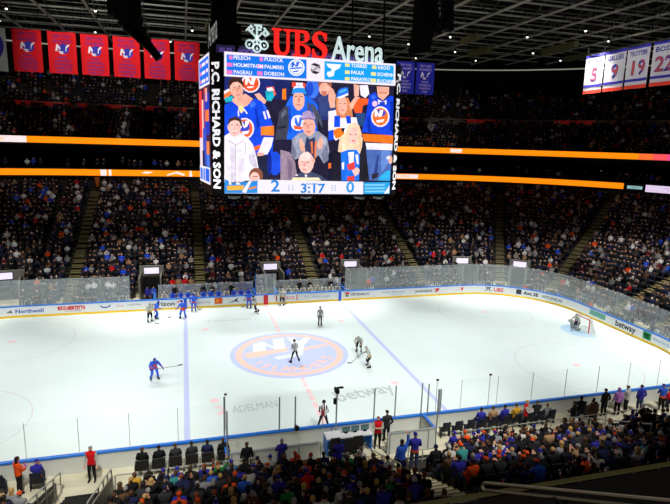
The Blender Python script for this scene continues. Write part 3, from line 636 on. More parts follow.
(40, 140, 235, -1.20, 18.91, -1.12, 19.29, -0.79, 19.46, -0.43, 19.36, -0.29, 18.94, -0.63, 19.02, -0.95, 19.00),
(240, 230, 242, -1.11, 19.23, -1.03, 19.38, -0.52, 19.43, -0.39, 19.29, -0.59, 19.32, -0.91, 19.30),
(245, 235, 242, -0.32, 17.26, -0.36, 17.06, -0.48, 16.89, -0.67, 16.79, -0.87, 16.78, -1.06, 16.86, -1.19, 17.03, -1.24, 17.23, -1.19, 17.44, -1.07, 17.61, -0.89, 17.70, -0.68, 17.71, -0.50, 17.63, -0.36, 17.47),
(60, 110, 220, -1.00, 17.56, -0.89, 17.56, -0.76, 17.19, -0.69, 17.61, -0.51, 17.62, -0.64, 17.04, -0.84, 16.99, -1.00, 17.25),
(235, 90, 50, -1.08, 17.10, -0.47, 17.00, -0.55, 16.85, -1.00, 16.87),
(146, 150, 172, -1.15, 16.27, -0.77, 16.63, -0.32, 16.77, 0.51, 16.80, 1.06, 16.41, 1.23, 15.62, 1.18, 15.05, 0.89, 14.84, 0.54, 15.36, 0.29, 15.15, -0.71, 15.13, -0.95, 15.05, -1.16, 15.32),
(112, 116, 138, -1.13, 16.11, -0.83, 15.41, -0.95, 15.13, -1.22, 15.28),
(112, 116, 138, 1.07, 16.18, 0.71, 15.36, 0.91, 14.88, 1.21, 15.09),
(52, 58, 92, -0.23, 16.45, -0.05, 16.30, 0.27, 16.43, 0.41, 15.76, 0.29, 15.03, -0.25, 15.18, -0.35, 15.90),
(235, 120, 70, 0.01, 16.14, 0.14, 16.16, 0.20, 15.43, 0.09, 15.43),
(235, 120, 70, 0.29, 16.19, 0.42, 16.16, 0.38, 15.11, 0.27, 15.27),
(236, 170, 150, -0.71, 16.24, -0.56, 16.33, -0.37, 15.98, -0.32, 15.58, -0.55, 15.53, -0.65, 15.81),
(236, 170, 150, 0.52, 16.28, 0.76, 16.57, 0.87, 16.29, 0.74, 15.77, 0.53, 15.68, 0.46, 16.00),
(225, 150, 135, 0.56, 16.24, 0.64, 16.44, 0.68, 16.40, 0.62, 16.08),
(236, 170, 150, 0.31, 17.07, 0.27, 16.82, 0.17, 16.62, 0.01, 16.51, -0.17, 16.50, -0.34, 16.61, -0.45, 16.80, -0.50, 17.04, -0.46, 17.29, -0.35, 17.49, -0.20, 17.60, -0.02, 17.61, 0.15, 17.50, 0.26, 17.31),
(176, 150, 196, -0.58, 17.58, -0.49, 17.89, -0.21, 18.01, 0.16, 17.91, 0.30, 17.57, 0.20, 17.49, -0.12, 17.56, -0.54, 17.46),
(140, 112, 160, -0.60, 17.54, -0.12, 17.59, 0.27, 17.52, 0.21, 17.44, -0.14, 17.50, -0.56, 17.42),
(110, 70, 70, -0.40, 17.24, -0.24, 17.23, -0.24, 17.19, -0.40, 17.20),
(110, 70, 70, -0.05, 17.23, 0.13, 17.23, 0.13, 17.19, -0.05, 17.18),
(190, 100, 95, -0.28, 16.77, -0.04, 16.78, -0.06, 16.72, -0.25, 16.71),
(205, 130, 115, -0.20, 17.17, -0.10, 17.17, -0.08, 16.94, -0.22, 16.94),
(150, 128, 146, -1.86, 15.62, -1.29, 15.48, -0.95, 14.93, -0.82, 14.21, -1.18, 13.78, -1.84, 13.78),
(122, 104, 128, -1.45, 15.24, -1.11, 14.76, -1.14, 13.80, -1.35, 13.80),
(128, 132, 156, -0.63, 15.41, -0.34, 15.50, -0.21, 15.14, -0.54, 15.05),
(168, 172, 192, -0.97, 16.43, -0.69, 16.52, -0.74, 16.20, -0.88, 15.96),
(168, 172, 192, 0.64, 16.60, 1.02, 16.25, 0.99, 15.85, 0.81, 16.17),
(66, 74, 104, -1.20, 13.76, -0.94, 14.08, -0.57, 14.29, 0.06, 14.31, 0.70, 14.10, 1.13, 13.78),
(244, 222, 180, -1.02, 13.95, 0.57, 13.96, 0.75, 13.78, -1.18, 13.77),
(240, 230, 242, -0.86, 14.16, -0.71, 14.09, -0.94, 14.03),
(240, 230, 242, -0.32, 14.13, -0.17, 14.13, -0.19, 13.99, -0.29, 13.99),
(245, 190, 180, 0.25, 14.88, 0.21, 14.59, 0.07, 14.35, -0.12, 14.22, -0.34, 14.21, -0.55, 14.34, -0.69, 14.57, -0.74, 14.87, -0.70, 15.16, -0.56, 15.40, -0.37, 15.53, -0.15, 15.54, 0.05, 15.41, 0.20, 15.18),
(252, 214, 208, 0.05, 15.23, 0.02, 15.11, -0.07, 15.01, -0.20, 14.95, -0.34, 14.95, -0.48, 15.00, -0.57, 15.09, -0.61, 15.21, -0.57, 15.34, -0.49, 15.44, -0.35, 15.49, -0.21, 15.50, -0.07, 15.45, 0.02, 15.35),
(150, 85, 85, -0.60, 14.93, -0.44, 14.94, -0.44, 14.89, -0.60, 14.89),
(150, 85, 85, -0.24, 14.93, -0.06, 14.93, -0.05, 14.88, -0.24, 14.88),
(205, 115, 110, -0.48, 14.48, -0.20, 14.49, -0.23, 14.42, -0.45, 14.41),
(228, 150, 140, -0.40, 14.90, -0.30, 14.90, -0.25, 14.63, -0.43, 14.63),
(236, 170, 150, 0.32, 14.99, 0.31, 14.92, 0.29, 14.87, 0.25, 14.83, 0.21, 14.83, 0.17, 14.86, 0.15, 14.92, 0.14, 14.99, 0.15, 15.06, 0.17, 15.11, 0.21, 15.14, 0.24, 15.15, 0.28, 15.12, 0.31, 15.06),
(215, 130, 80, 1.56, 18.82, 2.34, 18.89, 2.60, 18.31, 2.70, 17.65, 2.55, 17.41, 1.59, 17.38),
(240, 230, 242, 1.10, 18.01, 1.57, 18.11, 1.66, 17.61, 2.54, 17.71, 2.98, 17.73, 3.13, 17.14, 2.73, 16.97, 1.62, 16.26, 1.13, 16.84),
(236, 170, 150, 2.31, 18.43, 2.29, 18.18, 2.21, 17.98, 2.08, 17.86, 1.94, 17.85, 1.81, 17.96, 1.72, 18.16, 1.68, 18.40, 1.70, 18.65, 1.79, 18.86, 1.91, 18.97, 2.05, 18.98, 2.18, 18.88, 2.27, 18.68),
(100, 60, 60, 1.76, 18.53, 1.91, 18.54, 1.91, 18.50, 1.76, 18.50),
(100, 60, 60, 2.06, 18.55, 2.21, 18.55, 2.21, 18.52, 2.06, 18.51),
(205, 80, 90, 1.87, 18.15, 2.12, 18.16, 2.08, 18.10, 1.92, 18.09),
(40, 110, 230, 1.58, 18.87, 1.68, 19.30, 1.92, 19.44, 2.30, 19.49, 2.34, 19.19, 2.02, 19.02),
(240, 230, 242, 1.59, 18.86, 2.02, 19.02, 2.33, 19.17, 2.35, 19.04, 1.79, 18.79),
(80, 170, 245, 1.73, 19.23, 2.16, 19.40, 2.24, 19.33, 1.78, 19.08),
(22, 72, 222, 1.49, 17.75, 1.86, 17.80, 1.88, 17.09, 1.48, 17.08),
(22, 72, 222, 2.22, 17.81, 2.54, 17.79, 2.59, 17.34, 2.31, 17.33),
(245, 120, 30, 1.37, 16.85, 1.76, 17.05, 2.12, 17.02, 2.18, 16.57, 1.62, 16.37),
(22, 72, 222, 1.13, 16.84, 1.45, 16.93, 1.50, 16.33, 1.15, 16.24),
(30, 24, 30, 1.92, 17.02, 2.20, 17.07, 2.09, 16.72),
(236, 170, 150, 1.06, 19.55, 1.38, 19.32, 1.54, 19.00, 1.49, 18.26, 1.25, 18.22, 1.08, 18.68),
(236, 170, 150, 2.43, 18.49, 2.81, 18.99, 3.10, 18.93, 3.08, 18.48, 2.52, 18.16),
(236, 170, 150, 2.67, 19.71, 3.03, 19.66, 3.02, 19.00, 2.73, 18.98),
(238, 225, 240, 3.05, 19.66, 3.59, 19.69, 3.70, 19.18, 3.46, 18.91, 3.15, 19.08),
(232, 88, 40, 3.02, 18.89, 3.67, 18.88, 3.64, 18.55, 3.32, 18.46, 3.26, 17.97, 2.81, 17.99, 2.68, 18.32),
(40, 70, 120, 2.85, 17.99, 3.50, 18.02, 3.46, 17.15, 3.04, 17.28),
(30, 26, 40, 1.38, 15.58, 1.97, 15.71, 2.16, 13.79, 1.39, 13.78),
(34, 30, 44, 3.01, 15.66, 3.35, 16.16, 3.66, 16.00, 3.96, 14.77, 3.84, 13.80, 3.13, 13.80),
(240, 205, 170, 2.32, 17.03, 2.51, 17.34, 2.83, 17.41, 3.12, 17.25, 3.29, 16.76, 3.35, 16.08, 3.19, 15.46, 2.30, 15.44, 2.18, 16.35),
(245, 190, 180, 3.09, 16.60, 3.06, 16.37, 2.98, 16.18, 2.84, 16.07, 2.69, 16.07, 2.55, 16.17, 2.44, 16.35, 2.40, 16.58, 2.43, 16.81, 2.52, 16.99, 2.65, 17.10, 2.80, 17.11, 2.94, 17.01, 3.05, 16.83),
(240, 205, 170, 1.86, 16.44, 2.32, 16.86, 2.46, 16.46, 2.45, 15.73, 2.11, 15.52, 1.78, 15.59),
(240, 205, 170, 3.03, 16.80, 3.39, 16.48, 3.35, 15.91, 3.24, 15.50, 3.02, 15.58, 2.99, 16.23),
(130, 80, 80, 2.50, 16.70, 2.65, 16.70, 2.66, 16.66, 2.50, 16.65),
(130, 80, 80, 2.83, 16.71, 2.98, 16.72, 2.98, 16.67, 2.83, 16.66),
(215, 90, 100, 2.62, 16.32, 2.89, 16.32, 2.84, 16.24, 2.67, 16.24),
(28, 110, 232, 1.98, 15.55, 2.45, 15.73, 3.01, 15.74, 3.23, 15.42, 3.24, 13.80, 2.06, 13.79),
(240, 230, 242, 2.45, 15.56, 2.84, 15.61, 2.83, 14.83, 2.93, 14.50, 2.58, 14.50),
(225, 60, 60, 2.39, 14.79, 2.91, 15.00, 2.93, 14.50, 2.49, 14.46),
(225, 60, 50, 2.42, 14.04, 2.94, 14.09, 2.91, 13.80, 2.47, 13.79),
(240, 230, 242, 2.94, 15.41, 3.11, 15.46, 3.19, 14.84, 3.05, 14.84),
(240, 230, 242, 2.04, 14.90, 2.21, 14.95, 2.21, 14.49, 2.09, 14.49),
(245, 190, 180, 2.75, 14.42, 3.05, 14.65, 3.28, 14.51, 3.20, 14.22, 2.94, 14.07),
(20, 22, 48, 1.17, 15.45, 1.40, 15.54, 1.42, 13.78, 1.21, 13.78),
(240, 110, 40, 1.18, 14.85, 1.35, 14.89, 1.36, 14.56, 1.19, 14.52),
(24, 24, 30, 3.20, 14.67, 3.79, 14.93, 3.97, 14.52, 3.88, 14.02, 3.40, 13.80),
(250, 218, 190, 2.00, 16.20, 2.17, 16.37, 2.26, 15.72, 2.09, 15.60),
(226, 184, 150, 3.17, 16.48, 3.30, 16.16, 3.27, 15.75, 3.14, 15.91),
(70, 100, 170, 3.62, 15.84, 5.41, 15.82, 5.38, 13.82, 3.93, 13.81),
(96, 130, 200, 4.65, 15.70, 5.28, 15.71, 5.23, 14.96, 4.72, 14.28),
(40, 60, 130, 4.41, 15.44, 4.52, 15.45, 4.46, 14.36, 4.29, 13.85, 4.22, 14.27),
(36, 34, 44, 4.09, 14.23, 4.54, 14.32, 4.50, 14.02, 4.11, 13.89),
(240, 230, 242, 3.58, 16.18, 5.42, 16.17, 5.41, 15.76, 3.69, 15.77),
(246, 112, 30, 3.32, 16.73, 5.43, 16.71, 5.44, 16.18, 3.47, 16.28),
(24, 66, 216, 3.70, 19.11, 4.10, 19.31, 4.28, 18.99, 4.62, 18.78, 5.10, 19.14, 5.33, 19.11, 5.39, 16.69, 3.29, 16.84, 3.52, 17.68),
(236, 170, 150, 4.17, 19.65, 4.99, 19.66, 5.01, 19.25, 4.62, 18.82, 4.27, 19.06),
(215, 135, 105, 4.26, 19.36, 4.92, 19.36, 4.84, 19.24, 4.35, 19.21),
(240, 230, 242, 4.28, 18.88, 4.62, 18.74, 4.86, 18.87, 4.87, 18.60, 4.34, 18.58),
(28, 60, 190, 4.39, 18.73, 4.78, 18.75, 4.75, 18.54, 4.42, 18.53),
(248, 226, 220, 5.12, 17.86, 5.07, 17.57, 4.91, 17.34, 4.67, 17.21, 4.39, 17.20, 4.13, 17.31, 3.95, 17.53, 3.88, 17.81, 3.93, 18.08, 4.09, 18.31, 4.33, 18.45, 4.61, 18.46, 4.86, 18.35, 5.04, 18.13),
(240, 106, 40, 5.02, 17.85, 4.98, 17.61, 4.84, 17.42, 4.64, 17.30, 4.41, 17.30, 4.19, 17.39, 4.04, 17.58, 3.98, 17.81, 4.02, 18.05, 4.16, 18.24, 4.36, 18.35, 4.59, 18.36, 4.80, 18.27, 4.95, 18.09),
(70, 70, 180, 4.86, 18.07, 4.83, 17.98, 4.72, 17.89, 4.57, 17.84, 4.39, 17.84, 4.24, 17.87, 4.12, 17.95, 4.08, 18.04, 4.12, 18.14, 4.22, 18.22, 4.37, 18.27, 4.55, 18.27, 4.71, 18.24, 4.82, 18.17),
(250, 240, 240, 4.11, 18.21, 4.25, 18.22, 4.41, 17.94, 4.44, 18.23, 4.68, 18.24, 4.59, 17.86, 4.42, 17.80, 4.28, 17.97, 4.25, 17.80, 4.12, 17.84),
(250, 240, 245, 4.22, 17.59, 4.79, 17.69, 4.68, 17.51, 4.31, 17.44),
(245, 190, 215, 4.26, 18.61, 4.25, 18.53, 4.20, 18.47, 4.14, 18.43, 4.06, 18.42, 3.99, 18.46, 3.94, 18.52, 3.92, 18.60, 3.93, 18.68, 3.98, 18.74, 4.04, 18.78, 4.12, 18.78, 4.19, 18.75, 4.24, 18.69),
(44, 170, 228, 4.49, 13.81, 4.72, 14.15, 5.07, 14.44, 5.34, 14.46, 5.34, 13.82),
(236, 170, 150, 5.45, 15.17, 5.44, 15.05, 5.41, 14.95, 5.35, 14.90, 5.29, 14.90, 5.23, 14.95, 5.19, 15.05, 5.17, 15.17, 5.18, 15.29, 5.21, 15.39, 5.26, 15.44, 5.33, 15.45, 5.38, 15.39, 5.43, 15.29),
(240, 230, 242, 5.03, 15.33, 5.25, 15.42, 5.30, 15.26, 5.08, 15.17),
(14, 50, 176, -3.44, 17.98, -3.30, 18.03, -3.13, 17.10, -3.28, 16.79),
(60, 110, 246, -3.74, 18.23, -3.47, 18.43, -3.34, 18.21, -3.63, 17.98),
(60, 110, 246, -2.98, 18.27, -2.82, 18.16, -2.71, 17.91, -2.86, 18.00),
(14, 46, 170, 3.59, 17.76, 3.75, 17.91, 3.92, 16.86, 3.70, 16.85),
(14, 46, 170, 5.12, 18.73, 5.30, 18.81, 5.38, 16.91, 5.21, 16.98),
(60, 108, 246, 3.83, 19.04, 4.04, 19.16, 4.15, 18.98, 3.92, 18.82),
(18, 70, 190, -1.41, 18.15, -1.27, 18.31, -1.20, 16.79, -1.35, 16.47),
(18, 70, 190, -0.18, 18.51, -0.06, 18.36, 0.20, 17.61, 0.04, 17.83),
(240, 230, 242, -5.16, 21.07, 5.35, 21.06, 5.40, 19.75, -5.18, 19.71),
(24, 118, 232, -5.03, 20.92, -0.34, 20.94, -0.32, 19.85, -5.04, 19.82),
(22, 160, 240, 0.77, 20.93, 5.23, 20.94, 5.27, 19.88, 0.79, 19.87),
(246, 244, 250, -0.45, 20.48, -0.47, 20.33, -0.54, 20.19, -0.65, 20.08, -0.79, 20.00, -0.94, 19.97, -1.10, 19.98, -1.24, 20.04, -1.35, 20.14, -1.42, 20.27, -1.45, 20.42, -1.43, 20.57, -1.36, 20.70, -1.25, 20.82, -1.11, 20.89, -0.96, 20.93, -0.80, 20.91, -0.66, 20.85, -0.55, 20.75, -0.48, 20.63),
(70, 150, 235, -0.53, 20.47, -0.55, 20.35, -0.61, 20.23, -0.70, 20.13, -0.81, 20.07, -0.94, 20.04, -1.07, 20.05, -1.19, 20.10, -1.29, 20.19, -1.35, 20.30, -1.37, 20.42, -1.35, 20.55, -1.29, 20.66, -1.20, 20.76, -1.09, 20.82, -0.96, 20.85, -0.83, 20.84, -0.71, 20.79, -0.61, 20.71, -0.55, 20.60),
(246, 244, 250, -0.57, 20.47, -0.59, 20.36, -0.64, 20.25, -0.72, 20.16, -0.83, 20.11, -0.95, 20.08, -1.06, 20.09, -1.17, 20.14, -1.25, 20.21, -1.31, 20.31, -1.33, 20.42, -1.31, 20.54, -1.26, 20.64, -1.18, 20.73, -1.07, 20.79, -0.96, 20.81, -0.84, 20.80, -0.73, 20.76, -0.65, 20.68, -0.59, 20.58),
(40, 100, 220, -1.24, 20.72, -1.12, 20.75, -0.97, 20.55, -0.96, 20.76, -0.75, 20.78, -0.85, 20.52, -0.99, 20.48, -1.10, 20.60, -1.13, 20.46, -1.26, 20.45),
(30, 120, 230, -1.32, 20.41, -0.62, 20.51, -0.64, 20.41, -1.30, 20.33),
(40, 110, 225, -1.19, 20.23, -0.74, 20.32, -0.87, 20.21, -1.11, 20.17),
(240, 120, 200, -4.90, 20.87, -4.71, 20.86, -4.71, 20.65, -4.90, 20.66),
(240, 120, 200, -5.04, 20.47, -4.71, 20.47, -4.71, 20.26, -5.04, 20.26),
(240, 120, 200, -5.05, 20.07, -4.72, 20.06, -4.72, 19.85, -5.05, 19.85),
(240, 120, 200, -3.13, 20.90, -2.94, 20.89, -2.94, 20.67, -3.13, 20.68),
(240, 120, 200, -3.26, 20.49, -2.92, 20.49, -2.92, 20.27, -3.26, 20.27),
(240, 120, 200, -3.28, 20.10, -2.96, 20.10, -2.96, 19.88, -3.28, 19.88),
(215, 205, 215, 0.54, 20.48, 0.51, 20.33, 0.42, 20.20, 0.30, 20.13, 0.15, 20.12, 0.02, 20.18, -0.07, 20.30, -0.10, 20.44, -0.07, 20.59, 0.01, 20.72, 0.14, 20.80, 0.28, 20.80, 0.41, 20.75, 0.51, 20.63),
(40, 36, 44, -0.07, 20.67, 0.12, 20.78, 0.48, 20.69, 0.52, 20.47, 0.39, 20.54, 0.13, 20.64),
(40, 36, 44, -0.08, 20.43, 0.13, 20.34, 0.49, 20.26, 0.24, 20.14, 0.00, 20.23),
(150, 140, 150, 0.00, 20.35, 0.43, 20.66, 0.48, 20.59, 0.05, 20.27),
(244, 244, 252, 0.87, 20.80, 1.83, 20.80, 1.71, 20.58, 1.42, 20.42, 1.36, 20.11, 1.07, 20.02, 0.93, 20.16, 0.97, 20.33, 1.18, 20.36, 1.24, 20.51, 1.01, 20.59),
(236, 226, 140, 2.06, 20.89, 2.35, 20.89, 2.36, 20.70, 2.07, 20.70),
(236, 226, 140, 2.07, 20.48, 2.37, 20.48, 2.37, 20.28, 2.07, 20.28),
(236, 226, 140, 2.08, 20.09, 2.38, 20.09, 2.39, 19.89, 2.08, 19.89),
(236, 226, 140, 3.80, 20.88, 4.08, 20.88, 4.09, 20.68, 3.81, 20.68),
(236, 226, 140, 3.75, 20.48, 4.07, 20.48, 4.08, 20.28, 3.76, 20.28),
(236, 226, 140, 3.76, 20.09, 4.09, 20.10, 4.10, 19.89, 3.77, 19.89),
(238, 232, 242, -3.27, 13.80, 3.52, 13.73, 3.55, 12.93, -5.24, 12.96, -5.24, 13.39, -3.27, 13.40),
(40, 140, 225, -5.23, 13.80, -4.99, 13.72, -4.99, 13.53, -3.25, 13.74, -3.27, 12.98, -5.24, 12.97),
(240, 180, 60, -5.11, 13.41, -4.05, 13.45, -4.13, 13.17, -5.07, 13.13),
(244, 236, 244, -4.21, 13.05, -3.77, 13.73, -3.61, 13.73, -3.97, 12.98),
(240, 140, 60, -3.81, 13.30, -3.32, 13.42, -3.32, 13.30, -3.77, 13.18),
(244, 236, 244, -4.95, 13.76, -4.79, 13.49, -4.99, 13.48),
(244, 236, 244, -4.52, 13.73, -4.28, 13.49, -4.56, 13.49),
(34, 160, 230, 3.54, 13.68, 5.35, 13.73, 5.37, 12.96, 3.59, 12.95),
(130, 205, 245, 3.63, 13.58, 5.02, 13.60, 4.98, 13.49, 3.63, 13.47),
(130, 205, 245, 3.64, 13.36, 5.04, 13.38, 5.00, 13.27, 3.64, 13.26),
(130, 205, 245, 3.64, 13.15, 5.04, 13.18, 5.00, 13.07, 3.65, 13.05),
(244, 240, 248, 5.13, 13.22, 5.32, 13.52, 5.33, 13.01, 4.96, 12.97),
(150, 170, 215, -1.36, 13.49, -1.29, 13.49, -1.29, 13.43, -1.36, 13.43),
(150, 170, 215, -1.36, 13.39, -1.29, 13.39, -1.29, 13.34, -1.36, 13.34),
(150, 170, 215, -1.36, 13.29, -1.28, 13.29, -1.28, 13.24, -1.36, 13.24),
(150, 170, 215, -1.36, 13.20, -1.28, 13.20, -1.28, 13.14, -1.36, 13.14),
(150, 170, 215, -1.11, 13.49, -1.04, 13.49, -1.04, 13.43, -1.11, 13.43),
(150, 170, 215, -1.11, 13.39, -1.04, 13.39, -1.04, 13.34, -1.11, 13.34),
(150, 170, 215, -1.11, 13.30, -1.04, 13.30, -1.04, 13.24, -1.11, 13.24),
(150, 170, 215, -1.11, 13.20, -1.03, 13.20, -1.03, 13.14, -1.11, 13.14),
(150, 170, 215, 1.41, 13.51, 1.49, 13.51, 1.49, 13.45, 1.41, 13.45),
(150, 170, 215, 1.41, 13.41, 1.49, 13.41, 1.49, 13.35, 1.41, 13.35),
(150, 170, 215, 1.42, 13.31, 1.49, 13.31, 1.50, 13.25, 1.42, 13.25),
(150, 170, 215, 1.42, 13.21, 1.50, 13.21, 1.50, 13.15, 1.42, 13.15),
(150, 170, 215, 1.62, 13.51, 1.70, 13.51, 1.70, 13.45, 1.62, 13.45),
(150, 170, 215, 1.62, 13.41, 1.70, 13.41, 1.70, 13.35, 1.62, 13.35),
(150, 170, 215, 1.62, 13.31, 1.70, 13.31, 1.70, 13.25, 1.62, 13.25),
(150, 170, 215, 1.63, 13.21, 1.70, 13.21, 1.71, 13.15, 1.63, 13.15),
]
SCREEN_TEXT = [
('PELECH', -4.66, 20.68, 0.30, 244, 240, 250),
('HOLMSTROM', -4.66, 20.28, 0.30, 244, 240, 250),
('PAGEAU', -4.66, 19.88, 0.30, 244, 240, 250),
('PULOCK', -2.87, 20.70, 0.30, 244, 240, 250),
('PALMIERI', -2.87, 20.29, 0.30, 244, 240, 250),
('DOBSON', -2.88, 19.91, 0.30, 244, 240, 250),
('TORRES', 2.43, 20.69, 0.30, 244, 244, 252),
('FAULK', 2.44, 20.29, 0.30, 244, 244, 252),
('PARAYKO', 2.46, 19.91, 0.30, 244, 244, 252),
('KROO', 4.16, 20.68, 0.30, 244, 244, 252),
('SCHENN', 4.15, 20.28, 0.30, 244, 244, 252),
('BUCHNEV', 4.15, 19.89, 0.30, 244, 244, 252),
('2', -2.46, 13.09, 1.00, 30, 130, 220),
('3:17', -0.61, 13.02, 0.80, 34, 130, 220),
('0', 2.36, 13.05, 0.98, 30, 150, 225),
('ISLANDERS', -0.24, 13.52, 0.16, 110, 160, 215),
]

# ------------------------------------------------------------------ the near tier the picture is taken from
mb = MB(); mb.box((0, -44, 12.9), (70, 15, .5)); struct(mb.build('floor_near_tier', M_BLACK))
mb = MB(); mb.box((0, -36.5, 13.15), (70, .02, 2.14)); mb.box((0, -36.5, 14.255), (70, .022, .016), 1); struct(mb.build('wall_near_parapet', [M_BLACK, mat('parapet_rail', (84, 82, 54), .5)]))
M_STEEL = mat('brushed_steel', (168, 164, 150), .35, .6)
o = empty('handrail', (-6.5, -37.2, 13.15)); q = Vector(o.location)
A, B = Vector((-6.5596, -37.2409, 14.9031)), Vector((-6.4011, -37.8050, 15.2086))
mb = MB(); d = (B-A).normalized(); A2, B2 = A-Vector((0, 0, .028)), B-Vector((0, 0, .022))
mb.tube([A-q, B+d*.9-q], .0065, 8); mb.tube([A2-q, B2+d*.9-q], .0065, 8); mb.tube([A-q, A-d*.012-Vector((0, 0, .012))-q, A2-q], .0065, 8); mb.build('rail', mat('rail_highlight', (206, 200, 182), .5), o)  # two pale tubes stand in for the highlights along a single rail
mb = MB(); c = (A+B)/2-q; mb.tube([(c.x, c.y, c.z-.03), (c.x, c.y, 0)], .02, 8); mb.build('post', M_BLACK, o)
tag(o, 'steel handrail with highlights built as two tubes, close to the viewer at bottom right', 'handrail')

# ------------------------------------------------------------------ centre-hung scoreboard
FY = -5.7
sb = empty('scoreboard', (0, -.5, 12.85)); tag(sb, 'huge four-sided centre-hung video scoreboard above the ice', 'scoreboard')
def W(v): return Vector(v)-Vector((0, -.5, 12.85))
PLAN = [(-5.28, FY+.04), (5.47, FY+.04), (6.05, -5.0), (6.5, -.5), (6.05, 4.0), (5.5, 4.7), (-5.3, 4.7), (-5.9, 4.0), (-6.42, -.5), (-5.88, -4.95)]
M_HOUSE = mat('housing_black', (15, 15, 18), .5)
mb = MB(); mb.prism(PLAN, lambda a, b: W((a, b, 12.8)), lambda a, b: W((a, b, 21.05))); mb.prism([(a*.8, b*.8-.1) for a, b in PLAN], lambda a, b: W((a, b, 21.05)), lambda a, b: W((a, b, 21.75)))
mb.build('housing', M_HOUSE, sb, fix=True)
M_PIC = mat_attr('screen_picture', 1.2); M_OVL = mat_attr('screen_graphics', 1.05, grain=False)
mb = MB(); mb.box(W((.1, FY+.01, 16.92)), (10.66, .04, 8.0)); scr = mb.build('front_screen', M_HOUSE, sb)
mb = MB(); 
for i, row in enumerate(SCREEN):
    c, q = row[:3], row[3:]; y = FY-.02-.0006*i
    mb.add([W((q[k], y, q[k+1])) for k in range(0, len(q), 2)], [tuple(range(len(q)//2))], 1 if i >= OVERLAY else 0, lin(c))
mb.build('broadcast_picture', [M_PIC, M_OVL], scr)
for t, x, z, sz, *c in SCREEN_TEXT:
    mb = MB(); nm = {'2': 'home_score', '0': 'visitor_score', '3:17': 'game_clock'}.get(t, 'name_caption')
    letters(mb, t, lambda a, b: W((x+a, FY-.19, z+b)), sz*(1.0 if sz > .5 else .95), .02 if sz > .5 else .006, 'LEFT', 1.15 if sz > .5 else 1.0, col=lin(c)); mb.build(nm, M_OVL, scr)
# corner panels with vertical lettering
M_LET = mat('letter_white', (240, 240, 244), .5, emit=.95)
def corner(p0, p1, up):
    """panel from p0 to p1 in plan"""
    p0, p1 = Vector(p0), Vector(p1); t = (p1-p0).normalized(); nrm = Vector((t.y, -t.x)); L = (p1-p0).length
    mb = MB(); c = (p0+p1)/2+nrm*.03
    mb.add([W((p0.x+nrm.x*.03, p0.y+nrm.y*.03, 12.9)), W((p1.x+nrm.x*.03, p1.y+nrm.y*.03, 12.9)), W((p1.x+nrm.x*.03, p1.y+nrm.y*.03, 21.0)), W((p0.x+nrm.x*.03, p0.y+nrm.y*.03, 21.0))], [(0, 1, 2, 3)])
    o = mb.build('corner_panel', M_HOUSE, sb)
    tx = 'P.C. RICHARD & SON'; vs, _ = text2d(tx, .92, .035, 'LEFT'); w = max(v[0] for v in vs); k = 7.35/w
    mb = MB(); letters(mb, tx, lambda a, b: W((p0.x+t.x*(.16+b*.9)+nrm.x*.05, p0.y+t.y*(.16+b*.9)+nrm.y*.05, 20.55-a*k)), .92, .035, 'LEFT'); mb.build('lettering', M_LET, o)
corner((-5.9, -4.98), (-5.28, FY+.02), 1); corner((5.5, FY+.02), (6.07, -5.02), 1)
# side screens
def side(p0, p1, mirror):
    p0, p1 = Vector(p0), Vector(p1); t = (p1-p0).normalized(); nrm = Vector((t.y, -t.x)); L = (p1-p0).length
    f = lambda a, z, d=.03: W((p0.x+t.x*a*L+nrm.x*d, p0.y+t.y*a*L+nrm.y*d, z))
    mb = MB(); mb.add([f(0, 13.2), f(1, 13.2), f(1, 21.25), f(0, 21.25)], [(0, 1, 2, 3)]); o = mb.build('side_screen', M_HOUSE, sb)
    mb = MB(); i = [0]
    def q(c, a0, a1, z0, z1, tilt=0.0):
        d = .04+.002*i[0]; i[0] += 1
        mb.add([f(a0, z0, d), f(a1, z0, d), f(a1+tilt, z1, d), f(a0+tilt, z1, d)], [(0, 1, 2, 3)], 0, lin(c))
    q((60, 36, 60), .03, .97, 13.35, 21.15); q((236, 230, 242), .03, .97, 19.35, 21.15); q((40, 110, 236), .08, .92, 19.5, 21.0)
    for k in range(3):
        z = 20.6-k*.5; q((240, 130, 190), .16, .3, z, z+.22); q((244, 240, 250), .34, .62, z, z+.2); q((240, 130, 190), .66, .72, z, z+.2); q((244, 240, 250), .74, .88, z, z+.2)
    q((238, 60, 60), .05, .3, 15.6, 19.2); q((240, 200, 196), .3, .44, 16.2, 18.6); q((220, 60, 60), .5, .6, 15.5, 19.3); q((40, 60, 190), .55, .95, 16.4, 18.9); q((240, 120, 60), .6, .92, 17.2, 17.9); q((240, 170, 160), .64, .8, 18.4, 19.2)
    q((238, 214, 226), .05, .36, 14.4, 16.2); q((60, 80, 190), .38, .7, 14.5, 16.8); q((240, 130, 70), .68, .93, 15.2, 16.0); q((28, 28, 70), .3, .5, 14.4, 15.4); q((70, 120, 230), .7, .93, 14.4, 15.2)
    q((236, 230, 242), .03, .97, 13.35, 14.4); q((70, 120, 235), .08, .5, 13.5, 14.25); q((50, 100, 230), .56, .9, 13.5, 14.3); q((240, 236, 246), .3, .36, 13.5, 14.3)
    mb.build('broadcast_picture', M_OVL, o)
side((-6.42, -.5), (-5.9, -4.78), 0); side((6.07, -4.8), (6.52, -.5), 1)
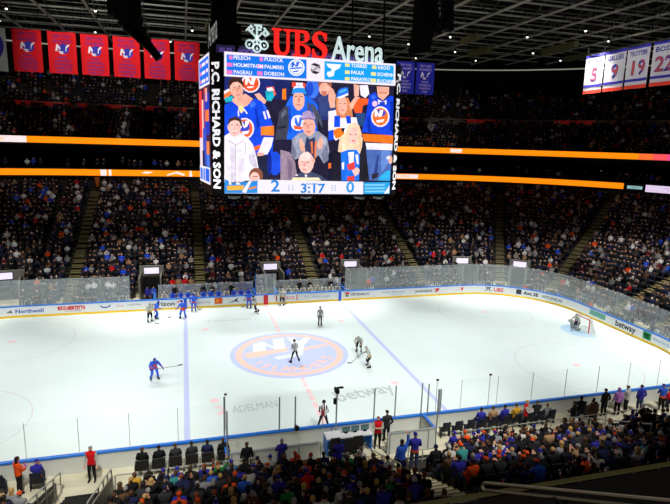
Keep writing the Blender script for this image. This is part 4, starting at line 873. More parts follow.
# name sign standing on top of the front
M_RED = mat('sign_red', (242, 40, 34), .5, emit=1.0); M_SWH = mat('sign_white', (214, 236, 234), .5, emit=.8)
sg = empty('name_sign', (0, 0, 0)); sg.parent = sb; sg.location = W((0, -5.5, 21.05))
SY = 0.0
def SG(a, b, d=0.0): return Vector((a, d, b-21.05))
def strokes(mb, polys, x, z, w, h, mi=0):
    for pl in polys: mb.prism([(x+a*w, z+b*h) for a, b in pl], lambda a, b: SG(a, b, -.08), lambda a, b: SG(a, b, .08), mi)
U_ = [[(0, 1), (.46, 1), (.46, .93), (0, .93)], [(.1, .95), (.34, .95), (.34, .3), (.1, .3)], [(.58, 1), (1, 1), (1, .93), (.58, .93)], [(.72, .95), (.86, .95), (.86, .3), (.72, .3)],
      [(.1, .32), (.34, .32), (.38, .18), (.5, .11), (.62, .14), (.71, .22), (.72, .32), (.86, .32), (.84, .16), (.74, .05), (.58, -.01), (.38, -.01), (.2, .07), (.12, .18)]]
B_ = [[(0, 1), (.4, 1), (.4, .93), (0, .93)], [(0, .07), (.4, .07), (.4, 0), (0, 0)], [(.12, .96), (.36, .96), (.36, .04), (.12, .04)],
      [(.34, 1), (.6, 1), (.8, .96), (.9, .86), (.9, .7), (.8, .6), (.62, .55), (.34, .55), (.34, .47), (.64, .47), (.84, .43), (.98, .33), (.98, .18), (.88, .06), (.66, 0), (.34, 0), (.34, .08), (.56, .08), (.7, .13), (.73, .25), (.7, .36), (.58, .44), (.34, .5), (.34, .58), (.54, .58), (.64, .65), (.66, .77), (.63, .87), (.54, .92), (.34, .92)]]
S_ = [[(.9, .97), (.9, .68), (.82, .68), (.76, .82), (.62, .91), (.46, .92), (.36, .86), (.34, .76), (.42, .68), (.62, .6), (.82, .51), (.95, .38), (.95, .2), (.86, .07), (.66, -.02), (.44, -.02), (.26, .04), (.16, .03), (.08, .0), (.08, .34), (.16, .34), (.24, .17), (.38, .08), (.54, .07), (.68, .13), (.7, .24), (.62, .34), (.42, .42), (.22, .51), (.09, .64), (.09, .8), (.18, .93), (.36, 1.01), (.56, 1.02), (.74, .96), (.82, .97)]]
mb = MB(); strokes(mb, U_, -2.36, 21.12, 1.2, 1.5); strokes(mb, B_, -1.1, 21.12, 1.08, 1.5); strokes(mb, S_, .0, 21.12, 1.05, 1.5); mb.build('red_lettering', M_RED, sg, fix=True)
vs, _ = text2d('Arena', 1.95, .02, 'LEFT'); w = max(v[0] for v in vs)-min(v[0] for v in vs); k = 3.36/w; x0 = min(v[0] for v in vs)
mb = MB(); letters(mb, 'Arena', lambda a, b, d: SG(1.27+(a-x0)*k, 21.1+b, -.08+d), 1.95, .02, 'LEFT', depth=.14); mb.build('white_lettering', M_SWH, sg)
mb = MB(); kx, kz = -3.25, 22.0
for ang in (-48, 0, 48):
    R_ = Matrix.Rotation(math.radians(ang), 2); f = lambda a, b: R_ @ Vector((a, b)); oz = 0.0
    fn = lambda d: (lambda a, b: SG(kx+f(a, b).x, kz+f(a, b).y, d))
    for poly in ([(-.05, -.32), (.05, -.32), (.05, .74), (-.05, .74)], [(.05, .74), (.3, .74), (.3, .63), (.05, .63)], [(.05, .52), (.26, .52), (.26, .42), (.05, .42)], [(.18, .63), (.3, .63), (.3, .56), (.18, .56)], [(-.16, .74), (-.05, .74), (-.05, .66), (-.16, .66)]):
        mb.prism(poly, fn(-.06), fn(.06))
    for k_ in range(14):
        a, b = 2*PI*k_/14, 2*PI*(k_+1)/14
        pl = [(.27*math.cos(a), -.56+.27*math.sin(a)), (.27*math.cos(b), -.56+.27*math.sin(b)), (.19*math.cos(b), -.56+.19*math.sin(b)), (.19*math.cos(a), -.56+.19*math.sin(a))]
        mb.prism(pl, fn(-.06), fn(.06))
    mb.prism([(-.08, -.64), (.08, -.64), (.0, -.48)], fn(-.06), fn(.06))
mb.build('keys_emblem', M_SWH, sg, fix=True)
mb = MB()
for x in (-3.2, -1.8, -.6, .5, 2.0, 3.2, 4.3): mb.box(SG(x, 21.0, .15), (.08, .08, .5))
mb.build('letter_bracket', M_HOUSE, sg)
mb = MB(); letters(mb, 'Arena', lambda a, b: W((-6.0-.06*a, -5.0+a*.8, 21.3+b)), 1.9, .02, 'LEFT', -1.0); o = mb.build('side_lettering', mat('side_letter', (190, 196, 190), .5, emit=.35), sb)
# second ring of small lit text behind the sign
M_VIO = mat('violet_text', (120, 92, 190), .5, emit=.5)
for x, w_, tx in ((-5.0, 1.1, 'ISLES'), (-3.6, 1.2, 'HOCKEY'), (-.8, .7, 'GO'), (.3, .8, 'NY'), (1.4, .9, 'GOAL'), (2.5, 1.0, 'ARENA'), (3.8, .6, 'NY')):
    mb = MB(); mb.box(W((x, -4.72, 21.35)), (w_, .05, .5)); u = mb.build('upper_display', mat('violet_panel', (70, 58, 110), .5, emit=.22), sb)
    mb = MB(); letters(mb, tx, lambda a, b: W((x+a, -4.76, 21.2+b)), .34, .01); mb.build('display_lettering', M_VIO, u)
# underside lamps, hoist frame and cables
mb = MB()
for x in (-4.6, -3.4, 0, 3.6, 4.9): mb.ell(W((x, -5.0, 12.7)), (.42, .3, .18), 10, 4)
mb.build('downlight', mat('lamp_grey', (120, 124, 122), .4), sb)
mb = MB()
for x in (-5.2, 5.2):
    for y in (-4, 3): mb.tube([W((x, y, 21)), W((x*.95, y, 33.5))], .06, 6)
mb.build('hoist_cable', M_BLACK, sb)
mb = MB(); mb.box(W((-4.9, -2, 26.2)), (1.5, 1.6, 6.6)); mb.box(W((-4.9, -2, 22.6)), (2.0, 2.0, 1.2))
for z in range(5): mb.beam(W((-5.7, -2.85, 23.5+z*1.3)), W((-4.1, -2.85, 24.6+z*1.3)), .1)
mb.build('cable_tower', M_BLACK, sb)

# ------------------------------------------------------------------ banners hung from the roof
def banner(name, org, du, w, h, c, label, group, lines, lc, num=None, emblem=True, stripes=None, er=.5):
    """org: lower-left corner as one looks at it, du: plan direction to the right"""
    du = Vector((du[0], du[1], 0)); nrm = Vector((du.y, -du.x, 0)); o = empty(name, org); tag(o, label, 'banner', group)
    f = lambda a, b, d=0.0: du*(a+0.0)+nrm*(d+.05*math.sin(a/w*7+b*.5))+Vector((0, 0, b))
    mb = MB(); N = 8
    for dd, fl in ((.012, 0), (-.012, 1)):
        b0 = len(mb.v)
        for k in range(N+1):
            for j in range(5): mb.v.append(tuple(f(w*k/N, h*j/4, dd)))
        for k in range(N):
            for j in range(4):
                q = (b0+k*5+j, b0+(k+1)*5+j, b0+(k+1)*5+j+1, b0+k*5+j+1); mb.f.append(q if not fl else q[::-1]); mb.m.append(0); mb.c.append(None)
    cl = mb.build('cloth', mat('cloth_'+c[0], c[1], .85), o)
    if stripes:
        for nm, cc, z0, z1 in stripes:
            mb = MB()
            for k in range(N): mb.add([f(w*k/N, z0, .03), f(w*(k+1)/N, z0, .03), f(w*(k+1)/N, z1, .03), f(w*k/N, z1, .03)], [(0, 1, 2, 3)])
            mb.build('stripe', mat('cloth_'+nm, cc, .85), cl)
    mb = MB()
    for t, z, s, wd in lines:
        vs, _ = text2d(t, s, .012); ww = max(v[0] for v in vs)-min(v[0] for v in vs); k = min(1.5, wd*w/ww)
        letters(mb, t, lambda a, b: f(w/2+a*k, z+b, .035), s, .012)
    if num: letters(mb, num[0], lambda a, b: f(w/2+a*1.05, num[1]+b, .035), num[2], .05)
    mb.build('lettering', mat('print_'+lc[0], lc[1], .8), cl)
    if num:
        mb = MB(); letters(mb, num[0], lambda a, b: f(w/2+a*1.05, num[1]+b, .04), num[2], .0); mb.build('number', mat('print_number_orange', (196, 70, 60), .8), cl)
    if emblem:
        mb = MB(); ez = h*.6
        mb.add([f(w/2+.12+er*math.cos(2*PI*k/18), ez+er*math.sin(2*PI*k/18), .035) for k in range(18)], [tuple(range(18))])
        mb.add([f(w/2+a, ez+b, .038) for a, b in ((-.42, -.22), (.3, -.3), (.15, -.5), (-.2, -.52))], [(0, 1, 2, 3)], 1)
        letters(mb, 'NY', lambda a, b: f(w/2-.08+a, ez-.22+b, .042), .85, .045, shear=.2, mi=2); mb.build('emblem', [mat('emblem_blue', (54, 52, 168), .8), mat('emblem_pale', (226, 206, 216), .8), mat('emblem_white', (232, 226, 232), .8)], cl)
    mb = MB()
    for a in (.15, w-.15): mb.tube([f(a, h), f(a, 31.0-org[2])], .025, 5)
    mb.tube([f(-.03, h), f(w+.03, h)], .035, 6)
    mb.build('hanging_cord', M_BLACK, o)
    return o
PURP = ('violet', (120, 40, 120)); RED = ('red', (222, 16, 26))
for i, x in enumerate((-23.6, -20.42, -17.38, -14.32, -11.3, -8.22)):
    yr = ['1977-78', '1978-79', '1980-81', '1981-82', '1983-84', '1987-88'][i]
    banner('hanging_banner', (x, 24, 22.3), (1, 0), 2.62, 4.05, RED, '%s red hanging banner from the left, with blue print and club emblem' % ordn(i+1), 'red banners at the upper left',
           [('NEW YORK', 3.45, .46, .62), ('ISLANDERS', 2.98, .46, .66), ('NHL', 1.5, .3, .35), ('CAMPBELL', 1.14, .3, .6), ('CONFERENCE', .78, .3, .64), ('CHAMPIONS', .44, .3, .62), (yr, .1, .3, .5)], PURP)
banner('hanging_banner', (-28.3, 24, 22.2), (1, 0), 4.15, 4.1, ('white', (196, 196, 190)), 'white hanging banner cut off by the left edge, with blue disc', None, [('CUP', .5, .5, .4)], ('navy', (40, 42, 140)), None, True, None, 1.75)
for i, (y, nm, no) in enumerate(((9.45, 'POTVIN', '5'), (6.75, 'GILLIES', '9'), (4.05, 'TROTTIER', '19'), (1.2, 'BOSSY', '22'))):
    banner('hanging_banner', (32, y, 21.75), (0, -1), 2.52, 3.72, ('pale', (196, 194, 200)), 'white hanging banner with number %s and blue and orange stripes' % {'5': 'five', '9': 'nine', '19': 'nineteen', '22': 'twenty-two'}[no], 'white number banners at the upper right',
           [(nm, 2.85, .58, .8)], ('navy', (40, 42, 140)), (no, 1.22, 1.75), False, [('royal', (46, 44, 160), 3.46, 3.72), ('royal', (46, 44, 160), .62, .86), ('flame', (226, 62, 44), 0, .32)])
BLU = ('deep_blue', (32, 40, 168))
for i, x in enumerate((19.55, 22.4)):
    banner('hanging_banner', (x, 30, 22.85), (1, 0), 2.6, 4.1, BLU, ['blue hanging banner half behind the scoreboard edge', 'blue hanging banner right of the scoreboard, fully in view'][i], 'blue banners beside the scoreboard',
           [('NEW YORK', 3.5, .42, .62), ('ISLANDERS', 3.05, .42, .66), ('WALES', 1.5, .32, .4), ('CONFERENCE', 1.1, .32, .66), ('CHAMPIONS', .7, .32, .62), (['1982', '1983'][i], .25, .36, .3)], ('lilac', (170, 150, 214)))

# ------------------------------------------------------------------ loudspeaker arrays in the roof space
def array(x, y, z0, n, w, hook, label, dx=0.0):
    o = empty('speaker_array', (x, y, z0)); tag(o, label, 'loudspeaker', 'hanging loudspeaker arrays')
    zz = 0.0; xx = 0.0; ang = 0.0
    for k in range(n):                       # k=0 at the bottom, tilting inwards like a J
        t = max(0, 1-k/5)*hook; R_ = Matrix.Rotation(t, 3, 'Y')
        mb = MB(); mb.box((xx, 0, zz+.3), (w, .8, .56), 0, M=R_); mb.box((xx, -.42, zz+.3), (w*.9, .03, .46), 1, M=R_)
        mb.build('cabinet', [M_BLACK, mat('grille_black', (16, 16, 17), .9)], o); zz += .6*math.cos(t); xx -= .6*math.sin(t)
    mb = MB(); mb.box((xx, 0, zz+.1), (w*.9, .9, .15)); 
    for a in (-w*.35, w*.35): mb.tube([(xx+a, 0, zz), (xx+a, 0, 31-z0)], .04, 6)
    mb.build('rigging', M_BLACK, o)
array(-9.7, 5, 22.3, 12, 1.9, .9, 'tall black loudspeaker array at upper left with curled foot'); array(-11.9, 7.4, 25.0, 9, 1.7, .0, 'straight black loudspeaker array beside the curled array')
array(11.7, 5, 23.7, 10, 1.7, -.15, 'wide black loudspeaker array just right of the name sign'); array(13.3, 6, 25.6, 8, 1.2, .3, 'black loudspeaker array further right of the name sign'); array(15.6, 8, 26.3, 8, .9, .1, 'narrow black loudspeaker array, rightmost of the group')
array(-4.4, 6, 24.4, 9, 1.1, .1, 'black loudspeaker array behind the left end of the scoreboard')

# ------------------------------------------------------------------ things at ice level
# goal
g = empty('hockey_goal', (27.13, .15, 0)); tag(g, 'red hockey goal with white netting at the right end', 'goal')
MR = mat('goal_red', (214, 48, 52), .4); MN = mat('net_white', (226, 230, 230), .8)
mb = MB(); mb.tube([(0, -.92, 0), (0, -.92, 1.22)], .05, 8); mb.build('post', MR, g)
mb = MB(); mb.tube([(0, .92, 0), (0, .92, 1.22)], .05, 8); mb.build('post', MR, g)
mb = MB(); mb.tube([(0, -.92, 1.22), (0, .92, 1.22)], .05, 8); mb.build('crossbar', MR, g)
mb = MB(); mb.tube([(0, -.92, .03), (.6, -1.05, .03), (1.05, -.6, .03), (1.1, 0, .03), (1.05, .6, .03), (.6, 1.05, .03), (0, .92, .03)], .035, 6); mb.tube([(0, -.92, 1.2), (.4, -.85, 1.2), (.5, 0, 1.2), (.4, .85, 1.2), (0, .92, 1.2)], .03, 6); mb.build('base_frame', mat('goal_white', (232, 232, 232), .5), g)
mb = MB(); top = [(0, -.92), (.4, -.85), (.5, 0), (.4, .85), (0, .92)]; bot = [(0, -.92), (.6, -1.05), (1.1, 0), (.6, 1.05), (0, .92)]
def L(a, b, t): return tuple(a[i]+(b[i]-a[i])*t for i in range(len(a)))
for i in range(4):
    for k in range(8):
        t = k/8; a, b = L(top[i], top[i+1], t), L(bot[i], bot[i+1], t); mb.tube([(*a, 1.2), (*b, .03)], .012, 4)
    for k in range(1, 9):
        h = k/9; a, b = L(top[i], bot[i], h), L(top[i+1], bot[i+1], h); z = 1.2-1.17*h; mb.tube([(*a, z), (*b, z)], .012, 4)
mb.build('netting', MN, g)
# far benches
M_WOOD = mat('bench_blue', (40, 70, 150), .6); M_ALU = mat('rail_aluminium', (190, 190, 180), .4, .4)
for i, (x0, x1) in enumerate(((-10.0, -1.3), (1.5, 8.2))):
    o = empty('players_bench', ((x0+x1)/2, 14.2, .12)); mb = MB(); w = x1-x0
    mb.box((0, 0, .45), (w, .36, .06)); mb.build('seat', M_WOOD, o)
    for k in range(5): mb = MB(); mb.box((-w/2+.3+k*(w-.6)/4, 0, .21), (.08, .3, .42)); mb.build('leg', M_ALU, o)
    tag(o, ['long low bench of the blue-shirted team along the far boards', 'long low bench of the white-shirted team along the far boards'][i], 'bench', 'team benches')
    nwin += 1; mb = MB(); mb.box(((x0+x1)/2, 15.3, 1.0), (w+.6, .03, 1.75)); struct(mb.build('window_%d' % nwin, M_GLASS))
    for k in range(5): stanchion(x0-.3+k*(w+.6)/4, 15.34, 1.95, M_POST, .03)
for i, x in enumerate((-10.6, -1.0, 1.2, 8.4)): 
    nwin += 1; mb = MB(); mb.box((x, 14.1, .65), (.1, 2.1, 1.05)); mb.box((x, 14.1, 1.2), (.14, 2.15, .06)); struct(mb.build('trim_%d' % nwin, M_CAP))
# timekeepers' table and its gear
o = empty('scorers_table', (.45, -14.1, .12)); mb = MB(); mb.box((0, .05, .93), (2.5, .75, .06)); mb.build('table_top', mat('table_white', (226, 230, 232), .5), o)
mb = MB(); mb.box((0, .4, .5), (2.5, .05, .8)); mb.build('front_panel', M_CAP, o)
for x in (-1.2, 1.2): mb = MB(); mb.box((x, 0, .45), (.06, .7, .9)); mb.build('side_panel', M_CAP, o)
tag(o, 'white-topped timekeepers table with blue ends behind the near boards', 'table')
M_SCR = mat('monitor_face', (90, 130, 130), .4)
for i, (x, lab) in enumerate(((-.1, 'left of three'), (.4, 'middle of three'), (.95, 'right of three'))):
    m = empty('monitor', (.45+x, -14.0, 1.08)); mb = MB(); mb.box((0, 0, .2), (.42, .04, .27)); mb.build('case', M_BLACK, m); mb = MB(); mb.box((0, -.024, .2), (.38, .006, .23)); mb.build('screen', M_SCR, m); mb = MB(); mb.box((0, .02, .04), (.05, .04, .08)); mb.box((0, .0, .01), (.2, .14, .02)); mb.build('stand', M_BLACK, m)
    tag(m, 'small flat monitor on the timekeepers table, %s' % lab, 'monitor', 'monitors on the table')
def office_chair(x, y, label):
    o = empty('swivel_chair', (x, y, .12)); mb = MB(); mb.box((0, 0, .48), (.5, .5, .1)); mb.build('seat', M_BLACK, o)
    mb = MB(); mb.prism([(-.26, .55), (.26, .55), (.3, .9), (.24, 1.2), (-.24, 1.2), (-.3, .9)], lambda a, b: Vector((a, -.3, b)), lambda a, b: Vector((a, -.2, b))); mb.build('backrest', mat('chair_black', (22, 22, 22), .7), o, fix=True)
    mb = MB(); mb.tube([(0, 0, .05), (0, 0, .45)], .04, 8)
    for k in range(5): a = 2*PI*k/5; mb.tube([(0, 0, .08), (.28*math.cos(a), .28*math.sin(a), .04)], .025, 5)
    mb.build('pedestal', M_BLACK, o); tag(o, label, 'chair', 'chairs at the timekeepers table')
office_chair(-.45, -14.55, 'black swivel chair at the timekeepers table, nearest the left stanchion'); office_chair(.15, -14.75, 'black swivel chair at the middle of the timekeepers table'); office_chair(.75, -14.6, 'black swivel chair at the right end of the timekeepers table')
o = empty('robotic_camera', (-.05, -13.45, .12)); mb = MB(); mb.tube([(0, 0, 0), (0, 0, 2.95)], .045, 8); mb.build('pole', M_POST, o); mb = MB(); mb.box((0, 0, .02), (.3, .3, .04)); mb.build('base_plate', M_BLACK, o)
mb = MB(); mb.box((0, .05, 3.12), (.2, .34, .22)); mb.tube([(0, .2, 3.12), (0, .36, 3.12)], .08, 10); mb.box((.2, .1, 3.25), (.34, .1, .08)); mb.box((-.1, 0, 2.55), (.14, .16, .3)); mb.build('camera_head', M_BLACK, o)
tag(o, 'black remote camera on a tall pole behind the near boards', 'camera')
o = empty('signal_lamp', (-.75, -13.3, 1.1)); mb = MB(); mb.tube([(0, 0, 0), (0, 0, .7)], .02, 6); mb.build('pole', M_POST, o); mb = MB(); mb.tube([(0, 0, .7), (0, 0, 1.05)], .06, 8); mb.build('lamp_head', mat('signal_red', (196, 60, 70), .5), o); tag(o, 'small red signal lamp on a pole left of the tall camera', 'lamp')
o = empty('photo_camera', (-2.15, -13.25, 1.1)); mb = MB(); mb.box((0, 0, .14), (.22, .16, .2)); mb.build('camera_body', M_BLACK, o); mb = MB(); mb.tube([(0, .08, .14), (0, .34, .14)], .06, 8); mb.build('lens', M_BLACK, o); mb = MB(); mb.box((0, 0, .02), (.1, .1, .06)); mb.build('clamp', M_BLACK, o); tag(o, 'small black camera clamped on the near boards left of the lamp', 'camera')
for i, x in enumerate((-5.85, 6.0, 9.4)):
    o = empty('rail_camera', (x, -13.02, 2.95 if i else 3.3)); mb = MB(); mb.tube([(0, 0, -1.85), (0, 0, .1)], .016, 6); mb.build('bracket', M_POST, o); mb = MB(); mb.box((.03, .03, .13), (.14, .08, .08)); mb.build('camera_head', M_BLACK, o); tag(o, ['small black camera atop the left penalty box post', 'small black camera atop the right penalty box post', 'small black camera atop a thin post on the near right glass'][i], 'camera', 'cameras on the glass posts')
o = empty('equipment_case', (3.1, -14.55, .12)); mb = MB(); mb.box((0, 0, .62), (.85, .45, .45)); mb.box((0, 0, .86), (.87, .47, .05)); mb.box((0, 0, .2), (.75, .4, .4)); mb.build('body', mat('case_dark', (48, 52, 52), .7), o); mb = MB(); mb.tube([(-.2, -.24, .66), (-.2, -.28, .72), (.2, -.28, .72), (.2, -.24, .66)], .015, 6); mb.build('handle', M_STEEL, o); tag(o, 'dark equipment case in the right penalty box', 'case')

# railings on the near side
def railing(pts, h, label, nposts=4, mid=True, r=.03):
    o = empty('railing', pts[0]); q0 = Vector(pts[0]); q = [Vector(a)-q0 for a in pts]
    mb = MB(); mb.tube([a+Vector((0, 0, h)) for a in q], r, 8); mb.build('top_rail', M_ALU, o)
    if mid: mb = MB(); mb.tube([a+Vector((0, 0, h*.5)) for a in q], r*.7, 6); mb.build('lower_rail', M_ALU, o)
    for k in range(nposts):
        t = k/(nposts-1)*(len(q)-1); i = min(int(t), len(q)-2); c = q[i].lerp(q[i+1], t-i); mb = MB(); mb.tube([c, c+Vector((0, 0, h))], r, 8); mb.build('post', M_ALU, o)
    return tag(o, label, 'railing', 'aluminium railings of the near stand')
for i in range(6):   # loops behind the front row, left
    x = -10.9+i*1.2; railing([(x, -15.35, .12), (x+1.0, -15.35, .12)], 1.05, '%s pale rail loop from the left behind the front row' % ordn(i+1), 2, False)
railing([(5.8, -15.4, .12), (11.6, -15.4, .12)], 1.05, 'long pale railing behind the front row, right of the penalty box', 6, False)
railing([(12.0, -15.4, .12), (19.5, -15.4, .12)], 1.05, 'pale railing behind the front row at the far right', 7, False)
railing([(-13.3, -14.6, .2), (-13.3, -20.6, 2.6)], 1.0, 'sloping stair rail on the left of the matted stairs', 6)
railing([(-11.1, -15.0, .3), (-11.1, -20.6, 2.6)], 1.0, 'sloping stair rail on the right of the matted stairs', 6)
railing([(.4, -16.6, .9), (.4, -21.6, 3.0)], .95, 'sloping stair rail left of the centre stairs', 5)
railing([(13.35, -15.9, .5), (13.35, -20.5, 2.6)], .95, 'sloping stair rail beside the right-hand stairs', 5)
railing([(2.4, -17.45, .8), (3.9, -17.45, .8)], 1.0, 'short rail at the edge of the open floor by the centre stairs', 3)
for i, x in enumerate((-13.36, -11.04)):
    mb = MB(); mb.prism([(-15.2, .3), (-15.2, 1.1), (-20.4, 3.3), (-20.4, 2.4)], lambda a, b: Vector((x-.03, a, b)), lambda a, b: Vector((x+.03, a, b))); struct(mb.build('wall_stair_%s' % ('left', 'right')[i], mat('stair_wall', (150, 152, 138), .6), fix=True))

# ------------------------------------------------------------------ people
SKINS = {k: mat('skin_'+k, c, .6, spec=.3) for k, c in dict(fair=(232, 178, 152), tan=(206, 148, 116), brown=(140, 92, 66)).items()}
CLOTH = dict(royal_lit=(58, 108, 240), black=(24, 24, 27), charcoal=(50, 50, 54), navy=(30, 36, 74), royal=(34, 78, 212), blue=(46, 92, 206), denim=(88, 122, 164), orange=(238, 84, 26), red=(214, 26, 34), white=(226, 226, 228), grey=(140, 142, 146), tan=(170, 134, 98), brown=(92, 66, 48), green=(28, 122, 62), teal=(56, 140, 140), lilac=(190, 130, 214), mustard=(208, 160, 50), jeans=(52, 66, 98), khaki=(150, 136, 104), maroon=(92, 26, 36), olive=(82, 84, 56))  # players' jersey blue is royal lightened to imitate strong rink light
def cloth(c): return mat('cloth_'+c, CLOTH[c], .85, spec=.2)
M_REF = mat_stripes('referee_stripes', (232, 232, 232), (24, 24, 26), 7.5)
M_EYE = mat('eye_dark', (40, 28, 24), .4); M_LIP2 = mat('lip', (170, 84, 78), .6)
HAIRC = {k: mat('hair_'+k, c, .7) for k, c in dict(dark=(34, 26, 22), brown=(84, 56, 36), blond=(196, 156, 92), grey=(150, 148, 144), red=(140, 72, 34)).items()}
STAND = dict(H=(0, 0, .94), C=(0, -.01, 1.22), N=(0, -.02, 1.46), hd=(0, .02, 1.64), S=(.18, -.02, 1.40), E=(.25, -.03, 1.12), Wr=(.27, .07, .88), Pm=(.265, .11, .79), J=(.095, 0, .90), K=(.11, .02, .49), A=(.12, -.02, .09), T=(.14, .15, .045))
SIT = dict(H=(0, -.05, .60), C=(0, -.08, .88), N=(0, -.06, 1.12), hd=(0, -.01, 1.29), S=(.18, -.07, 1.06), E=(.25, -.02, .80), Wr=(.13, .20, .73), Pm=(.09, .27, .715), J=(.1, .02, .565), K=(.13, .42, .535), A=(.135, .40, .10), T=(.15, .56, .045))
def pose(b, **k): d = dict(b); d.update(k); return d
POSES = {
 'sit': pose(SIT),
 'sit_clap': pose(SIT, E=(.25, .04, .84), Wr=(.07, .26, 1.0), Pm=(.035, .3, 1.08)),
 'sit_phone': pose(SIT, hd=(0, .04, 1.26), E=(.23, .03, .82), Wr=(.08, .27, .92), Pm=(.05, .33, .97)),
 'sit_arm': pose(SIT, E=(.36, .02, 1.22), Wr=(.36, .08, 1.46), Pm=(.35, .1, 1.56), EL=(-.25, -.02, .80), WL=(-.13, .20, .73), PL=(-.09, .27, .715)),
 'sit_lean': pose(SIT, C=(0, .02, .87), N=(0, .14, 1.08), hd=(0, .23, 1.22), S=(.18, .11, 1.02), E=(.22, .26, .78), Wr=(.08, .42, .72), Pm=(.04, .47, .74)),
 'stand': pose(STAND),
 'stand_cross': pose(STAND, E=(.26, .03, 1.14), Wr=(.02, .2, 1.18), Pm=(-.07, .19, 1.2)),
 'stand_pocket': pose(STAND, E=(.29, -.08, 1.14), Wr=(.22, .06, .94), Pm=(.19, .1, .9)),
 'stand_arm': pose(STAND, E=(.33, .05, 1.58), Wr=(.33, .1, 1.82), Pm=(.32, .12, 1.92), EL=(-.25, -.03, 1.12), WL=(-.27, .07, .88), PL=(-.265, .11, .79)),
 'stand_wide': pose(STAND, E=(.36, .03, 1.2), Wr=(.42, .16, 1.28), Pm=(.42, .2, 1.36), EL=(-.42, .0, 1.34), WL=(-.68, .06, 1.4), PL=(-.77, .08, 1.42)),
 'stand_hold': pose(STAND, E=(.24, .08, 1.14), Wr=(.1, .27, 1.14), Pm=(.03, .3, 1.16)),
 'lean_over': pose(STAND, H=(0, -.05, .93), C=(0, .08, 1.2), N=(0, .2, 1.4), hd=(0, .3, 1.54), S=(.18, .17, 1.36), E=(.27, .2, 1.08), Wr=(.24, .33, .9), Pm=(.23, .38, .84), J=(.1, -.04, .9), K=(.17, .02, .49), A=(.24, -.1, .09), T=(.27, .06, .045)),
 'stride': pose(STAND, C=(0, .05, 1.21), N=(0, .08, 1.44), hd=(0, .14, 1.61), S=(.18, .07, 1.38), J=(.1, 0, .9), K=(.2, .06, .5), A=(.34, -.02, .1), T=(.38, .14, .05), E=(.26, .02, 1.1), Wr=(.2, .2, .95), Pm=(.17, .26, .92)),
 'run': pose(STAND, C=(0, .1, 1.2), N=(0, .18, 1.4), hd=(0, .26, 1.56), S=(.18, .16, 1.36), K=(.12, .2, .52), A=(.12, .0, .12), T=(.13, .16, .06), KL=(-.12, -.08, .52), AL=(-.12, -.38, .32), TL=(-.12, -.3, .18), E=(.27, .06, 1.1), Wr=(.2, .26, 1.08), Pm=(.17, .32, 1.1), EL=(-.27, -.1, 1.14), WL=(-.24, -.16, .92), PL=(-.23, -.14, .84)),
 'skate': pose(STAND, H=(0, -.08, .88), C=(0, .06, 1.14), N=(0, .16, 1.36), hd=(0, .26, 1.5), S=(.21, .13, 1.31), J=(.12, -.06, .85), K=(.18, .14, .5), A=(.24, -.06, .12), T=(.27, .12, .075), E=(.34, .16, 1.06), Wr=(.32, .4, .98), Pm=(.32, .48, .96), EL=(-.38, .1, 1.04), WL=(-.5, .24, .86), PL=(-.53, .3, .8)),
 'skate_up': pose(STAND, H=(0, -.03, .95), C=(0, .02, 1.23), N=(0, .05, 1.47), hd=(0, .1, 1.64), S=(.21, .03, 1.42), J=(.12, -.02, .91), K=(.15, .08, .53), A=(.17, -.03, .12), T=(.19, .13, .075), E=(.34, .08, 1.14), Wr=(.24, .32, 1.02), Pm=(.2, .38, .98), EL=(-.34, .08, 1.12), WL=(-.3, .3, .92), PL=(-.28, .37, .86)),
 'skate_rest': pose(STAND, H=(0, -.18, .88), C=(0, .04, 1.08), N=(0, .22, 1.22), hd=(0, .34, 1.3), S=(.21, .19, 1.17), J=(.12, -.14, .85), K=(.16, .08, .5), A=(.18, -.06, .12), T=(.2, .1, .075), E=(.3, .24, .92), Wr=(.2, .34, .7), Pm=(.16, .38, .64)),
 'goalie': pose(STAND, H=(0, -.12, .78), C=(0, .04, 1.04), N=(0, .14, 1.28), hd=(0, .22, 1.43), S=(.24, .11, 1.22), J=(.14, -.08, .75), K=(.22, .18, .44), A=(.3, -.02, .12), T=(.34, .14, .08), E=(.42, .18, 1.0), Wr=(.42, .4, .82), Pm=(.42, .48, .78)),
 'bench': pose(SIT, C=(0, .0, .88), N=(0, .08, 1.1), hd=(0, .16, 1.26), S=(.2, .06, 1.05), E=(.26, .16, .82), Wr=(.2, .36, .78), Pm=(.15, .43, .77)),
}
